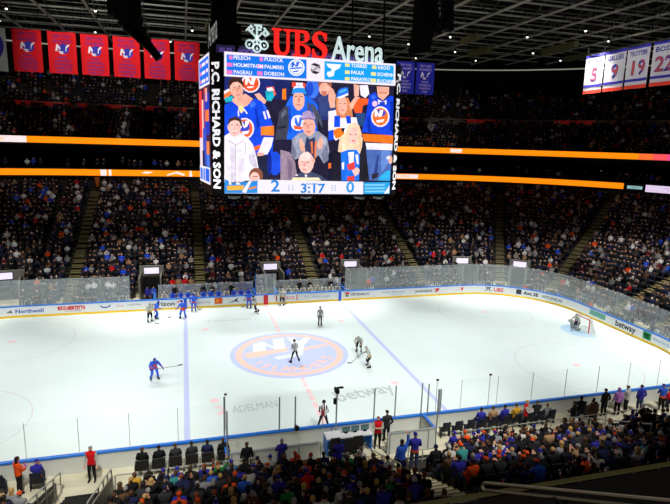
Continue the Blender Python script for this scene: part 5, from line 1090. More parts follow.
def body_mesh(name, ps, bulk=1.0, subd=1):
    """one continuous figure grown from its skeleton; slots: skin, top, trim, pants, shoes, gloves"""
    V = []; E = []; Rr = []; root = []
    def n(p, r, par=None):
        V.append(Vector(p)); Rr.append(r if isinstance(r, tuple) else (r, r))
        if par is not None: E.append((par, len(V)-1))
        return len(V)-1
    g = lambda key, sd: Vector(ps[key+('L' if False else '')]) if sd > 0 else None
    def joint(key, sd):
        alt = {'E': 'EL', 'Wr': 'WL', 'Pm': 'PL', 'K': 'KL', 'A': 'AL', 'T': 'TL'}.get(key)
        if sd < 0 and alt in ps: return Vector(ps[alt])
        q = Vector(ps[key]); return Vector((q.x*sd, q.y, q.z))
    H, C, N, hd = (Vector(ps[k]) for k in ('H', 'C', 'N', 'hd'))
    b = bulk
    h = n(H, (.15*b, .115*b)); root.append(h)
    w_ = n(H.lerp(C, .5), (.135*b, .10*b), h); c = n(C, (.16*b, .115*b), w_); u = n(C.lerp(N, .62), (.15*b, .10*b), c)
    nk = n(N, .06, u); up = (hd-N).normalized()
    j = n(hd-up*.085+Vector((0, .015, 0)), .066, nk); m_ = n(hd, (.078, .092), j); t_ = n(hd+up*.075, (.066, .074), m_); 
    fing = []
    for sd in (1, -1):
        S, Ej, Wr, Pm = (joint(k, sd) for k in ('S', 'E', 'Wr', 'Pm'))
        s0 = n(S, .074*b, u); s1 = n(S.lerp(Ej, .5), .06*b, s0); e = n(Ej, .05*b, s1); f1 = n(Ej.lerp(Wr, .5), .045*b, e); w1 = n(Wr, .032*(1+(b-1)*1.2), f1); p1 = n(Pm, .036*(1+(b-1)), w1)
        J, K, A, T = (joint(k, sd) for k in ('J', 'K', 'A', 'T'))
        q = n(J, .092*b, h); q1 = n(J.lerp(K, .5), .08*b, q); k_ = n(K, .06*b, q1); c1 = n(K.lerp(A, .4), .058*b, k_); a = n(A, .042*b, c1); n(T, .04, a)
        d = (Pm-Wr).normalized(); side = d.cross(Vector((0, 0, 1)) if abs(d.z) < .9 else Vector((0, 1, 0))).normalized(); nrm = side.cross(d)
        for k in range(4):
            b0 = Pm+side*((k-1.5)*.02); ln = (.062, .074, .068, .052)[k]
            fing.append((b0, b0+d*(.03+ln*.5), b0+d*(.03+ln*.85)-nrm*.022*(1 if nrm.z > 0 else -1)))
        tb = Wr.lerp(Pm, .5)-side*.03*sd; fing.append((tb, tb+d*.03-side*.022*sd, tb+d*.06-side*.026*sd))
    for f in fing:
        a = n(f[0], .012); root.append(a); bb = n(f[1], .010, a); n(f[2], .008, bb)
    me = bpy.data.meshes.new(name+'_frame'); me.from_pydata(V, E, [])
    o = bpy.data.objects.new(name+'_frame', me); COL.objects.link(o)
    md = o.modifiers.new('skin', 'SKIN'); md.use_smooth_shade = True
    if not me.skin_vertices: 
        bm = bmesh.new(); bm.from_mesh(me); bm.verts.layers.skin.verify(); bm.to_mesh(me); bm.free()
    for i, sv in enumerate(me.skin_vertices[0].data): sv.radius = Rr[i]; sv.use_root = i in root
    ss = o.modifiers.new('sub', 'SUBSURF'); ss.levels = subd; ss.render_levels = subd
    bpy.context.view_layer.update()
    out = bpy.data.meshes.new_from_object(o.evaluated_get(bpy.context.evaluated_depsgraph_get()))
    bpy.data.objects.remove(o); bpy.data.meshes.remove(me)
    # region of every face: nearest bone
    segs = []
    def sg(a, b, r, m): segs.append((Vector(a), Vector(b), r, m))
    sg(H-Vector((0, 0, .1)), H-Vector((0, 0, .05)), .15*b, 3); sg(H+(C-H)*.0, H+(C-H)*.16, .17*b, 9); sg(H+(C-H)*.3, N-(N-C)*.15, .17*b, 1); sg(N, hd+up*.08, .075, 0)
    for sd in (1, -1):
        S, Ej, Wr, Pm, J, K, A, T = (joint(k, sd) for k in ('S', 'E', 'Wr', 'Pm', 'J', 'K', 'A', 'T'))
        sg(S.lerp(Ej, .12), Ej, .07*b, 10); sg(Ej, Ej.lerp(Wr, .35), .05*b, 10); sg(Ej.lerp(Wr, .4), Ej.lerp(Wr, .7), .045*b, 2); sg(Ej.lerp(Wr, .75), Wr, .04*b, 10)
        sg(Wr.lerp(Pm, .35), Pm+(Pm-Wr).normalized()*.1, .04, 5); sg(J-Vector((0, 0, .05)) if ps['J'][2] > .7 else J+Vector((0, .1, 0)), K, .085*b, 3); sg(K.lerp(A, .18), A, .058*b, 8); sg(A-Vector((0, 0, .03)), T, .045, 4)
    A_ = np.array([s[0] for s in segs]); B_ = np.array([s[1] for s in segs]); Rn = np.array([s[2] for s in segs]); D = B_-A_; DD = (D*D).sum(1)+1e-9
    cen = np.array([p.center for p in out.polygons]); idx = np.zeros(len(cen), np.int32)
    for i, q in enumerate(cen):
        t = np.clip(((q-A_)*D).sum(1)/DD, 0, 1); dist = np.linalg.norm(q-(A_+D*t[:, None]), axis=1)/Rn; idx[i] = segs[int(dist.argmin())][3]
    # face: nose, eyes, mouth, ears as small closed shapes of the same mesh
    mb = MB(); fw = Vector((0, 1, 0)); hz = hd
    mb.ell(hz+Vector((0, .095, -.005)), (.014, .022, .022), 6, 4, 0)
    for sx in (-1, 1): mb.ell(hz+Vector((sx*.03, .085, .02)), (.011, .006, .008), 6, 4, 1); mb.ell(hz+Vector((sx*.08, -.005, 0)), (.01, .02, .03), 6, 4, 0)
    mb.ell(hz+Vector((0, .084, -.045)), (.022, .007, .007), 6, 4, 2)
    face = mb.mesh('face', [SKINS['fair'], M_EYE, M_LIP2], True)
    bm = bmesh.new(); bm.from_mesh(out)
    bm.faces.ensure_lookup_table()
    for f, i in zip(bm.faces, idx): f.material_index = int(i)
    nf = len(bm.faces); bm.from_mesh(face); bm.faces.ensure_lookup_table()
    for f in list(bm.faces)[nf:]: f.material_index = {0: 0, 1: 6, 2: 7}[f.material_index]
    # feet on the ground
    zmin = min(v.co.z for v in bm.verts)
    for v in bm.verts:
        if v.co.z < .12: v.co.z = max(v.co.z-zmin*(1-v.co.z/.12) if v.co.z < .12 else v.co.z, 0.0)
    bm.to_mesh(out); bm.free(); bpy.data.meshes.remove(face)
    out.name = 'person'; keep = [q.material_index for q in out.polygons]; out.materials.clear()
    for m in (SKINS['fair'], cloth('black'), cloth('black'), cloth('jeans'), cloth('black'), SKINS['fair'], M_EYE, M_LIP2, cloth('jeans'), cloth('black'), cloth('black')): out.materials.append(m)
    out.polygons.foreach_set('material_index', keep); out.polygons.foreach_set('use_smooth', [True]*len(out.polygons)); out.update()
    return out
BODY = {}
def body(key, bulk=1.0):
    k = (key, bulk)
    if k not in BODY: BODY[k] = body_mesh('person_'+key, POSES[key], bulk)
    return BODY[k]
# hair and headgear, modelled round the middle of the head, facing +Y
def hair_short():
    mb = MB(); mb.ell((0, -.018, .022), (.092, .104, .1), 12, 7, a0=-25, a1=90); me = mb.mesh('hair', [HAIRC['dark']], True)
    for v in me.vertices:
        if v.co.y > .03 and v.co.z < .055: v.co.y *= .45
    return me
def hair_long():
    mb = MB(); mb.ell((0, -.02, .022), (.096, .106, .1), 12, 7, a0=-20, a1=90); mb.ell((0, -.06, -.12), (.095, .055, .17), 10, 7); me = mb.mesh('hair', [HAIRC['dark']], True)
    for v in me.vertices:
        if v.co.y > .03 and v.co.z < .055: v.co.y *= .45
    return me
def cap_mesh():
    mb = MB(); mb.ell((0, -.008, .03), (.094, .106, .092), 12, 6, a0=0, a1=90); mb.prism([(-.07, .08), (.07, .08), (.06, .16), (0, .185), (-.06, .16)], lambda a, b: Vector((a, b, .035)), lambda a, b: Vector((a, b, .046))); mb.ell((0, 0, .122), (.012, .012, .008), 6, 3)
    return mb.mesh('cap', [cloth('navy')], True)
def beanie_mesh():
    mb = MB(); mb.ell((0, -.012, .02), (.097, .108, .115), 12, 7, a0=-8, a1=90); mb.ell((0, -.012, .02), (.102, .113, .03), 12, 4, 1); mb.ell((0, -.012, .15), (.032, .032, .03), 8, 5, 1)
    return mb.mesh('beanie', [cloth('navy'), cloth('white')], True)
def hood_mesh():
    mb = MB(); mb.ell((0, -.02, .0), (.108, .115, .135), 12, 7, a0=-60, a1=90); me = mb.mesh('hood', [cloth('lilac')], True)
    for v in me.vertices:
        if v.co.y > .05 and v.co.z < .07: v.co.y *= .5
    return me
def helmet_mesh():
    mb = MB(); mb.ell((0, -.008, .025), (.11, .128, .112), 12, 7, a0=-18, a1=90); me = mb.mesh('helmet', [cloth('royal')], True)
    for v in me.vertices:
        if v.co.y > .03 and v.co.z < .07: v.co.y *= .45
    return me
GEAR = {'short': hair_short(), 'long': hair_long(), 'cap': cap_mesh(), 'beanie': beanie_mesh(), 'hood': hood_mesh(), 'helmet': helmet_mesh()}
GNAME = {'short': 'hair', 'long': 'hair', 'cap': 'cap', 'beanie': 'beanie', 'hood': 'hood', 'helmet': 'helmet'}
def head_tilt(ps):
    N, h = Vector(ps['N']), Vector(ps['hd']); return -min(.5, max(0, math.atan2(h.y-N.y, h.z-N.z)-.3))*.6
def setm(o, i, m): o.material_slots[i].link = 'OBJECT'; o.material_slots[i].material = m
def person(key, loc, rz, top, pants='jeans', trim=None, skin='fair', hair=('short', 'dark'), bulk=1.0, glove=None, shoes='black', socks=None, label=None, group=None, sleeve=None):
    o = put('person', body(key, bulk), None, loc, rz)
    M = lambda c: c if not isinstance(c, str) else cloth(c)
    setm(o, 0, SKINS[skin]); setm(o, 1, M(top)); setm(o, 2, M(trim or top)); setm(o, 3, M(pants)); setm(o, 4, M(shoes)); setm(o, 8, M(socks or pants)); setm(o, 10, M(sleeve or top)); setm(o, 9, M(top if top is M_REF or sleeve else trim or top)); setm(o, 5, M(glove) if glove else SKINS[skin])
    if hair:
        h = put(GNAME[hair[0]], GEAR[hair[0]], o, POSES[key]['hd']); h.rotation_euler = (head_tilt(POSES[key]), 0, 0)
        if hair[0] in ('short', 'beanie', 'cap'): h.scale = (.94, .95, .95)
        setm(h, 0, HAIRC[hair[1]] if hair[0] in ('short', 'long') else cloth(hair[1]))
    if group and 'stand' in group: o.scale = (1.06, 1.06, 1.05)
    tag(o, label, 'person', group)
    return o
_num = {}
def back_number(o, key, num, c):
    """number on the back of a jersey, a part of the person"""
    ps = POSES[key]; C, N = Vector(ps['C']), Vector(ps['N'])
    if num not in _num:
        mb = MB(); letters(mb, num, lambda a, b: Vector((a, 0, b)), .26, .012); _num[num] = mb.mesh('jersey_number', [cloth('white')])
    q = put('jersey_number', _num[num], o, C+Vector((0, -.125, -.06))); q.rotation_euler = (math.atan2(C.y-N.y, N.z-C.z)*1.0, 0, 0); setm(q, 0, cloth(c))
def stick(o, hand, tip, label, group='hockey sticks'):
    """a hockey stick held at hand (world), blade on the ice at tip"""
    a, b = Vector(hand), Vector(tip); d = (b-a).normalized(); t = a-d*.12
    s = empty('hockey_stick', (b.x, b.y, b.z)); q = Vector(s.location)
    mb = MB(); mb.beam(t-q, b-q, .03, .02); mb.build('shaft', mat('stick_dark', (40, 36, 34), .5), s)
    hx = Vector((d.x, d.y, 0)).normalized(); mb = MB(); mb.beam(Vector((0, 0, .035)), hx*.3+Vector((0, 0, .05)), .02, .07); mb.build('blade', mat('stick_tape', (50, 48, 46), .8), s)
    tag(s, label, 'hockey stick', group); return s
M_SKATE = mat('skate_black', (22, 22, 24), .5); M_BLADE = mat('skate_blade', (180, 184, 190), .3, .7)
def skates(o, key):
    ps = POSES[key]
    for sd in (1, -1):
        A = Vector(ps['AL']) if sd < 0 and 'AL' in ps else Vector((ps['A'][0]*sd, ps['A'][1], ps['A'][2])); T = Vector(ps['TL']) if sd < 0 and 'TL' in ps else Vector((ps['T'][0]*sd, ps['T'][1], ps['T'][2]))
        d = (T-A); d.z = 0; d.normalize(); mb = MB(); mb.beam(A-d*.07+Vector((0, 0, -.03)), T+d*.05+Vector((0, 0, 0)), .1, .09, 0); mb.beam(A+Vector((0, 0, -.03)), A+Vector((0, 0, .1)), .12, .11, 0)
        mb.beam(Vector((A.x, A.y, .02))-d*.08, Vector((T.x, T.y, .02))+d*.08, .012, .04, 1); mb.build('skate', [M_SKATE, M_BLADE], o)
RZ = lambda dx, dy: math.atan2(-dx, dy)     # heading of a figure looking along (dx, dy)
def onhand(o, key, sd=1):
    ps = POSES[key]; q = Vector(ps['PL']) if sd < 0 and 'PL' in ps else Vector((ps['Pm'][0]*sd, ps['Pm'][1], ps['Pm'][2]))
    return Matrix.Translation(o.location) @ Matrix.Rotation(o.rotation_euler.z, 4, 'Z') @ q
def player(key, x, y, look, team, num, label, st=None, slabel=None, hair=None, z=.0):
    home = team == 'blue'
    o = person(key, (x, y, z), RZ(*look), 'royal_lit' if home else 'white', 'royal_lit' if home else 'navy', 'orange' if home else 'mustard', 'fair', hair or ('helmet', 'royal' if home else 'white'), 1.42, 'royal' if home else 'navy', 'black', 'royal_lit' if home else 'white', label, 'hockey players on the ice')
    skates(o, key); back_number(o, key, num, 'white' if home else 'navy')
    if home:
        ps = POSES[key]; C, N = Vector(ps['C']), Vector(ps['N']); ax = (N-C).normalized(); fr = Vector((0, ax.z, -ax.y)); c = C+ax*.06+fr*.185; mb = MB()
        mb.add([c+Vector((.115*math.cos(2*PI*k/14), 0, 0))+ax*.115*math.sin(2*PI*k/14) for k in range(14)], [tuple(range(14))]); mb.build('chest_emblem', cloth('orange'), o)
    if st: stick(o, onhand(o, key), st, slabel)
    return o
OI = 'hockey players on the ice'
player('skate', -9.85, -2.75, (.25, -1), 'blue', '13', 'blue-jerseyed player alone on the left of the ice, holding a stick out', (-8.3, -3.0, .95), 'hockey stick held out by the lone blue player on the left')
player('skate_up', -10.85, 9.7, (.5, -1), 'white', '7', 'white-jerseyed player by the far boards at left, in front of a blue player', (-10.3, 9.0, 0), 'stick of the white player by the far boards at left')
player('skate', -10.35, 10.5, (1, .2), 'blue', '53', 'blue player bunched behind the white player near the far boards', (-9.3, 10.5, 0), 'stick of the blue player bunched near the far boards at left')
player('skate', -8.0, 10.2, (-.3, 1), 'blue', '29', 'blue player skating to the bench on the far blue line', (-8.2, 11.2, 0), 'stick of the blue player on the far blue line')
player('skate_up', -7.0, 12.0, (0, 1), 'blue', '44', 'blue player standing against the boards at the left bench', (-6.6, 12.4, .0), 'stick of the blue player against the boards at the left bench')
player('skate_up', -1.75, 12.1, (.4, 1), 'blue', '8', 'blue player stepping off at the right end of the left bench', (-2.2, 12.5, 0), 'stick of the blue player stepping off the ice')
player('skate_up', 1.55, 12.3, (.4, 1), 'white', '25', 'white player climbing over the boards at the left end of the right bench', (1.9, 12.6, 0), 'stick of the white player climbing over the boards')
player('skate_rest', 5.4, -.8, (-.6, -1), 'white', '10', 'white player bent over resting, upper of the pair right of the emblem', (5.0, -1.8, 0), 'stick of the bent-over white player')
player('skate', 5.2, -3.75, (-1, .15), 'white', '61', 'white player gliding, lower of the pair right of the emblem', (3.9, -3.5, .3), 'stick of the lower white player right of the emblem')
go = player('goalie', 26.75, .3, (-1, -.05), 'white', '50', 'white goaltender with big pads in front of the right goal', (26.0, .1, 0), 'goaltender stick in front of the right goal')
for sd in (1, -1):
    mb = MB(); mb.prism([(-.15, .05), (.15, .05), (.16, .5), (.15, .86), (-.15, .86), (-.16, .5)], lambda a, b: Vector((sd*.27+a, .2+(.12 if b < .3 else .1), b)), lambda a, b: Vector((sd*.27+a, .3+(.1 if .3 < b < .6 else .02), b))); mb.build('leg_pad', cloth('white'), go, fix=True)
mb = MB(); mb.ell((.42, .52, .78), (.17, .08, .17), 10, 6); mb.build('catching_glove', cloth('white'), go, True); mb = MB(); mb.box((-.42, .52, .82), (.22, .08, .36)); mb.build('blocker', cloth('navy'), go)
def official(key, x, y, look, label, trim=None, top=None, hair=('helmet', 'black')):
    o = person(key, (x, y, 0), RZ(*look), M_REF, 'black', trim or M_REF, 'fair', hair, 1.08, None, 'black', None, label, 'striped officials'); skates(o, key); return o
official('stride', .06, -1.75, (-.3, 1), 'referee with legs apart standing on the centre emblem'); official('stand', 3.9, 5.96, (-.1, -1), 'linesman standing upright beyond the centre emblem')
official('run', -1.3, 10.5, (-.8, .6), 'linesman skating away near the far boards by the red line'); official('stride', -.25, -11.55, (.3, 1), 'referee with orange armbands standing close to the near boards', 'orange')
# bench crews on the far side
rnd = random.Random(11)
for i in range(12):
    x = -9.7+i*.74
    o = person('bench', (x, 14.22, .14), RZ(rnd.uniform(-.2, .2), -1), 'royal_lit' if i % 4 else 'white', 'royal_lit', 'orange', 'fair', ('helmet', 'royal' if i % 3 else 'white'), 1.15, 'navy', 'black', None, '%s seated blue-team player from the left end of the left bench' % ordn(i+1), 'blue team on the bench')
for i in range(9):
    x = 1.8+i*.76
    o = person('bench', (x, 14.22, .14), RZ(rnd.uniform(-.2, .2), -1), 'white', 'navy', 'navy', 'fair', ('helmet', 'white' if i % 3 else 'navy'), 1.15, 'navy', 'black', None, '%s seated white-team player from the left end of the right bench' % ordn(i+1), 'white team on the bench')
for i, (x, top, lab) in enumerate([(-11.3, 'royal', 'person in blue by the tunnel left of the left bench, left of two'), (-10.75, 'blue', 'person in blue by the tunnel left of the left bench, right of two'), (-8.75, 'black', 'dark-suited coach behind the left end of the left bench'), (-6.0, 'black', 'dark-suited coach behind the middle of the left bench'), (-5.1, 'charcoal', 'grey-suited coach behind the middle of the left bench'), (-3.2, 'black', 'dark-suited coach behind the right part of the left bench'),
                                  (3.9, 'black', 'dark-suited coach behind the left part of the right bench'), (5.0, 'black', 'dark-suited coach behind the middle of the right bench'), (7.3, 'black', 'dark-suited coach behind the right end of the right bench'), (9.3, 'black', 'dark-clad person by the tunnel right of the right bench'), (11.6, 'orange', 'person in orange behind the glass right of the right bench')]):
    person(['stand', 'stand_cross', 'stand_pocket'][i % 3], (x, 14.95, .12), RZ(rnd.uniform(-.4, .4), -1), top, 'black', None, ['fair', 'tan'][i % 2], ('short', ['dark', 'brown', 'grey'][i % 3]), 1.05, None, 'black', None, lab, 'staff behind the benches')
# ushers and staff on the near side
VEST = 'red'
def usher(key, x, y, z, look, hair, label):
    return person(key, (x, y, z), RZ(*look), VEST, 'black', 'white', 'fair', hair, 1.15, None, 'black', None, label, 'ushers in red vests standing', 'white')
usher('stand', -12.1, -13.95, .12, (-.2, -1), ('short', 'grey'), 'usher in red vest standing at the foot of the matted stairs')
usher('stand_cross', 2.05, -14.25, .12, (-.2, -1), ('short', 'red'), 'usher in red vest with arms crossed by the penalty box')
usher('stand_hold', 11.1, -14.35, .12, (1, -.6), ('short', 'blond'), 'usher in red vest half turned away at the front row, right')

# ------------------------------------------------------------------ seats and spectators
M_SEAT = mat('seat_black', (18, 18, 21), .6); M_SEATB = mat('seat_navy', (22, 26, 46), .6)
def seat_parts(k):
    mb = MB(); mb.prism([(-.2, .41), (.21, .40), (.23, .42), (.21, .46), (-.2, .45)], lambda a, b: Vector((-.22*k, a, b)), lambda a, b: Vector((.22*k, a, b))); pan = mb.mesh('seat_pan', M_SEAT)
    mb = MB(); mb.prism([(-.22, .42), (-.27, .42), (-.335, .95), (-.30, 1.0), (-.275, .95)], lambda a, b: Vector((-.235*k, a, b)), lambda a, b: Vector((.235*k, a, b))); back = mb.mesh('backrest', M_SEAT)
    mb = MB()
    for sx in (-1, 1): mb.box((sx*.265*k, -.1, .3), (.03, .26, .54)); mb.box((sx*.265*k, -.08, .58), (.035, .3, .03))
    arms = mb.mesh('armrest_frame', M_SEAT)
    for me in (pan, back, arms):
        bm = bmesh.new(); bm.from_mesh(me); bmesh.ops.recalc_face_normals(bm, faces=bm.faces); bm.to_mesh(me); bm.free()
    return pan, back, arms
SEAT = seat_parts(1.0); SEATW = seat_parts(1.3)
CAMI = cam.matrix_world.inverted(); FPX = 535.96
def shown(q, m=14):
    c = CAMI @ Vector(q)
    if c.z > -1: return False
    u, v = 335+FPX*c.x/-c.z, 252-FPX*c.y/-c.z
    if not (-m < u < 670+m and -m < v < 504+m): return False
    if q[1] < -13: 
        t = (-36.5-EYE.y)/(q[1]-EYE.y); return EYE.z+(q[2]-EYE.z)*t > 14.28
    return True
def slot_list():
    out = []
    for k in range(0, ROWS+1):
        o = row_o(k)+(.62 if k else .12)
        s = -L1+.3+.3*((k*37 % 10)/10)
        while s < PER-L1-.2:
            sc = scale_at(s, o); q = P(s, o, row_z(k)); near = q.y < -9
            pitch = .575 if not (k == 0 and near) else .76
            ok = True; off = lambda a: abs(((s-a+PER/2) % PER)-PER/2)*sc
            for a in FAR_AISLES:
                if off(a) < .85: ok = False
            for x, w in ((14.0, .95), (1.3, 1.0), (-12.2, 1.75)):
                if off(near_s(x)) < w: ok = False
            for a, w in PORTALS:
                if k < 6 and off(a) < w*sc+.5: ok = False
            x = q.x
            if k == 0 and q.y > 0 and -13.2 < x < 12.2: ok = False
            if near and k == 0 and (-5.4 < x < 5.6 or (-13.3 < x < -11.2)): ok = False
            if near and k == 1: ok = False
            if near and k in (2, 3, 4) and 0.0 < x < 4.2: ok = False
            if near and k == 2 and -2.5 < x < 5.0: ok = False
            if q.y < -36.2: ok = False
            if ok: out.append((s, k, q, near))
            s += pitch/sc
    return out
SLOTS = slot_list()
near_vis = sorted([c for c in SLOTS if c[3] and shown(c[2]+Vector((0, 0, 1.0)))], key=lambda c: (c[2]-EYE).length)
print('near visible slots', len(near_vis), 'all', len(SLOTS))
rnd = random.Random(2024)
TOPS = [('black', 54), ('charcoal', 16), ('navy', 16), ('royal', 12), ('orange', 6), ('white', 7), ('grey', 7), ('blue', 4), ('tan', 3), ('brown', 3), ('red', 3), ('green', 2), ('maroon', 2), ('olive', 2), ('teal', 1), ('mustard', 1)]
TP_, TW_ = [a for a, _ in TOPS], [b for _, b in TOPS]
CW = dict(black='black jacket', charcoal='charcoal jacket', navy='navy jersey', royal='royal-blue jersey', orange='orange jersey', white='white jersey', grey='grey hoodie', blue='blue sweater', tan='tan coat', brown='brown coat', red='red sweater', green='green jersey', maroon='maroon sweater', olive='olive jacket', teal='teal sweater', mustard='mustard sweater', denim='denim jacket', lilac='lilac hoodie', khaki='khaki coat')
HW_ = dict(dark='dark hair', brown='brown hair', blond='blond hair', grey='grey hair', red='red hair')
AISN = [(-12.2, 'left stairs'), (1.3, 'centre stairs'), (14.0, 'right stairs')]
# what stands out in the photo, by place: (x, row, pose, top, trim, hair)
SPECIAL = [(-13.8, 0, 'sit_phone', 'royal', 'orange', ('cap', 'royal')), (-14.9, 0, 'sit', 'navy', 'orange', ('cap', 'grey')), (-6.6, 2, 'sit_arm', 'green', 'white', ('short', 'red')), (-7.1, 2, 'sit', 'royal', 'orange', ('short', 'red')), (-5.8, 2, 'sit', 'denim', None, ('cap', 'royal')),
           (10.6, 0, 'sit', 'mustard', None, ('short', 'brown')), (8.5, 0, 'sit', 'royal', None, ('short', 'dark')), (9.1, 0, 'sit', 'tan', None, ('short', 'brown')), (9.8, 0, 'sit', 'royal', None, ('short', 'dark')), (6.2, 0, None, '', None, None), (7.0, 0, None, '', None, None), (7.6, 0, None, '', None, None),
           (7.35, 4, 'sit', 'white', 'royal', ('short', 'brown')), (5.4, 2, 'sit', 'orange', 'orange', ('beanie', 'orange')), (-2.6, 2, 'sit', 'orange', None, ('cap', 'orange')), (-4.0, 2, 'sit', 'white', 'royal', ('cap', 'royal')), (-9.9, 2, 'sit', 'black', None, ('short', 'grey')), (-8.5, 2, 'sit_phone', 'navy', None, ('cap', 'royal')), (-10.6, 2, 'sit', 'charcoal', None, ('short', 'red')), (-10.9, 2, 'sit', 'mustard', None, ('short', 'brown'))]
STANDING = [(-5.0, -15.2, .12, 'stand', 'black', None, ('short', 'brown'), (0, 1), 'person in long black coat standing at the rail by the left penalty box'),
            (-3.4, -15.75, .4, 'stand_hold', 'royal', None, ('short', 'grey'), (0, 1), 'person in royal blue standing behind the left penalty box'),
            (-1.3, -18.15, row_z(4), 'stand_hold', 'royal', None, ('short', 'dark'), (0, 1), 'person in royal blue standing in the rows left of the centre stairs'),
            (1.15, -19.45, row_z(5), 'stand_arm', 'blue', None, ('short', 'dark'), (-.2, 1), 'person in blue with one arm raised on the centre stairs'),
            (1.95, -19.05, row_z(5), 'stand_cross', 'royal', 'orange', ('cap', 'royal'), (.2, 1), 'person in blue jersey and blue cap standing on the centre stairs'),
            (2.75, -13.75, .12, 'stand_pocket', 'charcoal', None, ('cap', 'black'), (0, 1), 'dark-clad person in black cap behind the arms-crossed usher'),
            (14.95, -15.15, .12, 'stand_pocket', 'brown', None, ('short', 'dark'), (.2, 1), 'person in brown coat standing on the walkway at right'),
            (13.75, -15.05, .12, 'stand_hold', 'black', None, ('short', 'dark'), (-.6, 1), 'person in black standing on the walkway left of the brown coat'),
            (16.85, -14.05, .12, 'stand_pocket', 'black', None, ('short', 'dark'), (0, 1), 'person in black jacket standing at the right-hand glass'),
            (17.75, -14.15, .12, 'stand', 'lilac', None, ('hood', 'lilac'), (.2, 1), 'person in lilac hood standing at the right-hand glass'),
            (18.55, -14.0, .12, 'stand_hold', 'white', None, ('short', 'brown'), (-.4, 1), 'person in white shirt standing at the right-hand glass'),
            (19.5, -14.1, .12, 'stand_pocket', 'royal', None, ('short', 'dark'), (.1, 1), 'person in plain royal blue standing at the right-hand glass'),
            (21.0, -14.3, .12, 'stand_hold', 'blue', 'orange', ('cap', 'royal'), (.3, 1), 'person in blue jersey and cap at the glass, far right'),
            (-15.1, -14.15, .12, 'stand_hold', 'orange', None, ('long', 'dark'), (.75, .6), 'long-haired person in orange hoodie holding a baby by the glass')]
taken = [Vector((a[0], a[1], a[2])) for a in STANDING]
for x, y, z, key, top, trim, hair, look, lab in STANDING:
    o = person(key, (x, y, z), RZ(*look), top, 'black' if top != 'royal' else 'jeans', trim, 'fair', hair, 1.22, None, 'black', None, lab, 'standing spectators')
b = person('sit', (-14.86, -13.98, .98), RZ(-.6, -.4), 'lilac', 'lilac', None, 'fair', ('short', 'brown'), 1.1, None, 'white', None, 'baby in lilac held by the person in orange', 'standing spectators'); b.scale = (.42, .42, .42)
N_IND = 252; N_SEAT = 300
stuff_people = []; stuff_seats = []; occupied = {}
spec_at = {}
for sp in SPECIAL:
    best = min((c for c in near_vis if c[1] == sp[1]), key=lambda c: abs(c[2].x-sp[0])); spec_at[id(best)] = sp
cand = []
for c in near_vis:
    s, k, q, _ = c
    clear = all((q-t).length > .62 for t in taken)
    if id(c) in spec_at:
        sp = spec_at[id(c)]
        if sp[2] and clear: cand.append((c, sp))
        continue
    r = rnd.random()
    if clear and r < (.82 if k else (1.0 if q.x < 0 else .85)): cand.append((c, None))
occ = {id(c) for c, _ in cand}
# position words: nth person of the row to the left or right of the nearest stairs
idx = {}
rows_ = {}
for c in near_vis: rows_.setdefault(c[1], []).append(c)
for k, lst in rows_.items():
    for ax, nm in AISN:
        for sgn, wd in ((-1, 'left'), (1, 'right')):
            l2 = sorted([c for c in lst if (c[2].x-ax)*sgn > 0], key=lambda c: (c[2].x-ax)*sgn)
            for i, c in enumerate(l2):
                d = abs(c[2].x-ax)
                if id(c) not in idx or d < idx[id(c)][0]: idx[id(c)] = (d, i+1, wd, nm)
seen_lab = set()
for n, (c, sp) in enumerate(cand):
    s, k, q, _ = c
    if n >= N_IND and not sp: stuff_people.append((s, k, q)); continue
    if sp: _, _, key, top, trim, hair = sp
    elif k == 0 and q.x < 0: key, top, trim, hair = 'sit', rnd.choice(['black', 'charcoal', 'black', 'navy']), None, ('short', rnd.choice(['dark', 'brown', 'red', 'dark']))
    else:
        r = rnd.random(); key = 'sit' if r < .5 else 'sit_phone' if r < .64 else 'sit_clap' if r < .76 else 'sit_lean' if r < .9 else 'sit_arm' if r < .94 else 'sit'
        top = rnd.choices(TP_, TW_)[0]; trim = 'orange' if top in ('royal', 'navy') and rnd.random() < .75 else 'royal' if top == 'white' else None
        r = rnd.random()
        hair = ('short', rnd.choice(['dark', 'brown', 'brown', 'dark', 'grey', 'blond', 'red'])) if r < .5 else ('long', rnd.choice(['dark', 'brown', 'blond'])) if r < .66 else ('cap', rnd.choice(['royal', 'black', 'navy', 'orange', 'grey'])) if r < .86 else ('beanie', rnd.choice(['royal', 'navy', 'white', 'orange', 'grey']))
    d, i, wd, nm = idx[id(c)]
    hd = (HW_[hair[1]] if hair[0] in ('short', 'long') else '%s %s' % (hair[1] if hair[1] != 'royal' else 'blue', hair[0])) if hair else 'bare head'
    seatn = '%s row, %s seat %s of %s' % (ordn(k+1), ordn(i), wd, nm)
    lab = 'person in %s with %s, %s' % (CW[top], hd, seatn)
    fw = base(s)[1]; q = q-Vector((fw[0], fw[1], 0))*.03+Vector((0, 0, .022))
    o = person(key, q, facing(s)+rnd.uniform(-.18, .18), top, rnd.choice(['jeans', 'black', 'charcoal', 'navy']), trim, rnd.choice(['fair', 'fair', 'fair', 'tan', 'brown']), hair, 1.22, None, rnd.choice(['black', 'black', 'white', 'brown']), None, lab, 'spectators in the near stand')
    if trim and top in ('royal', 'navy', 'white') and key != 'sit_lean' and n < 200 and rnd.random() < .7: back_number(o, key, rnd.choice(['13', '26', '18', '29', '53', '91', '27', '6', '31', '44']), 'white' if top != 'white' else 'navy')
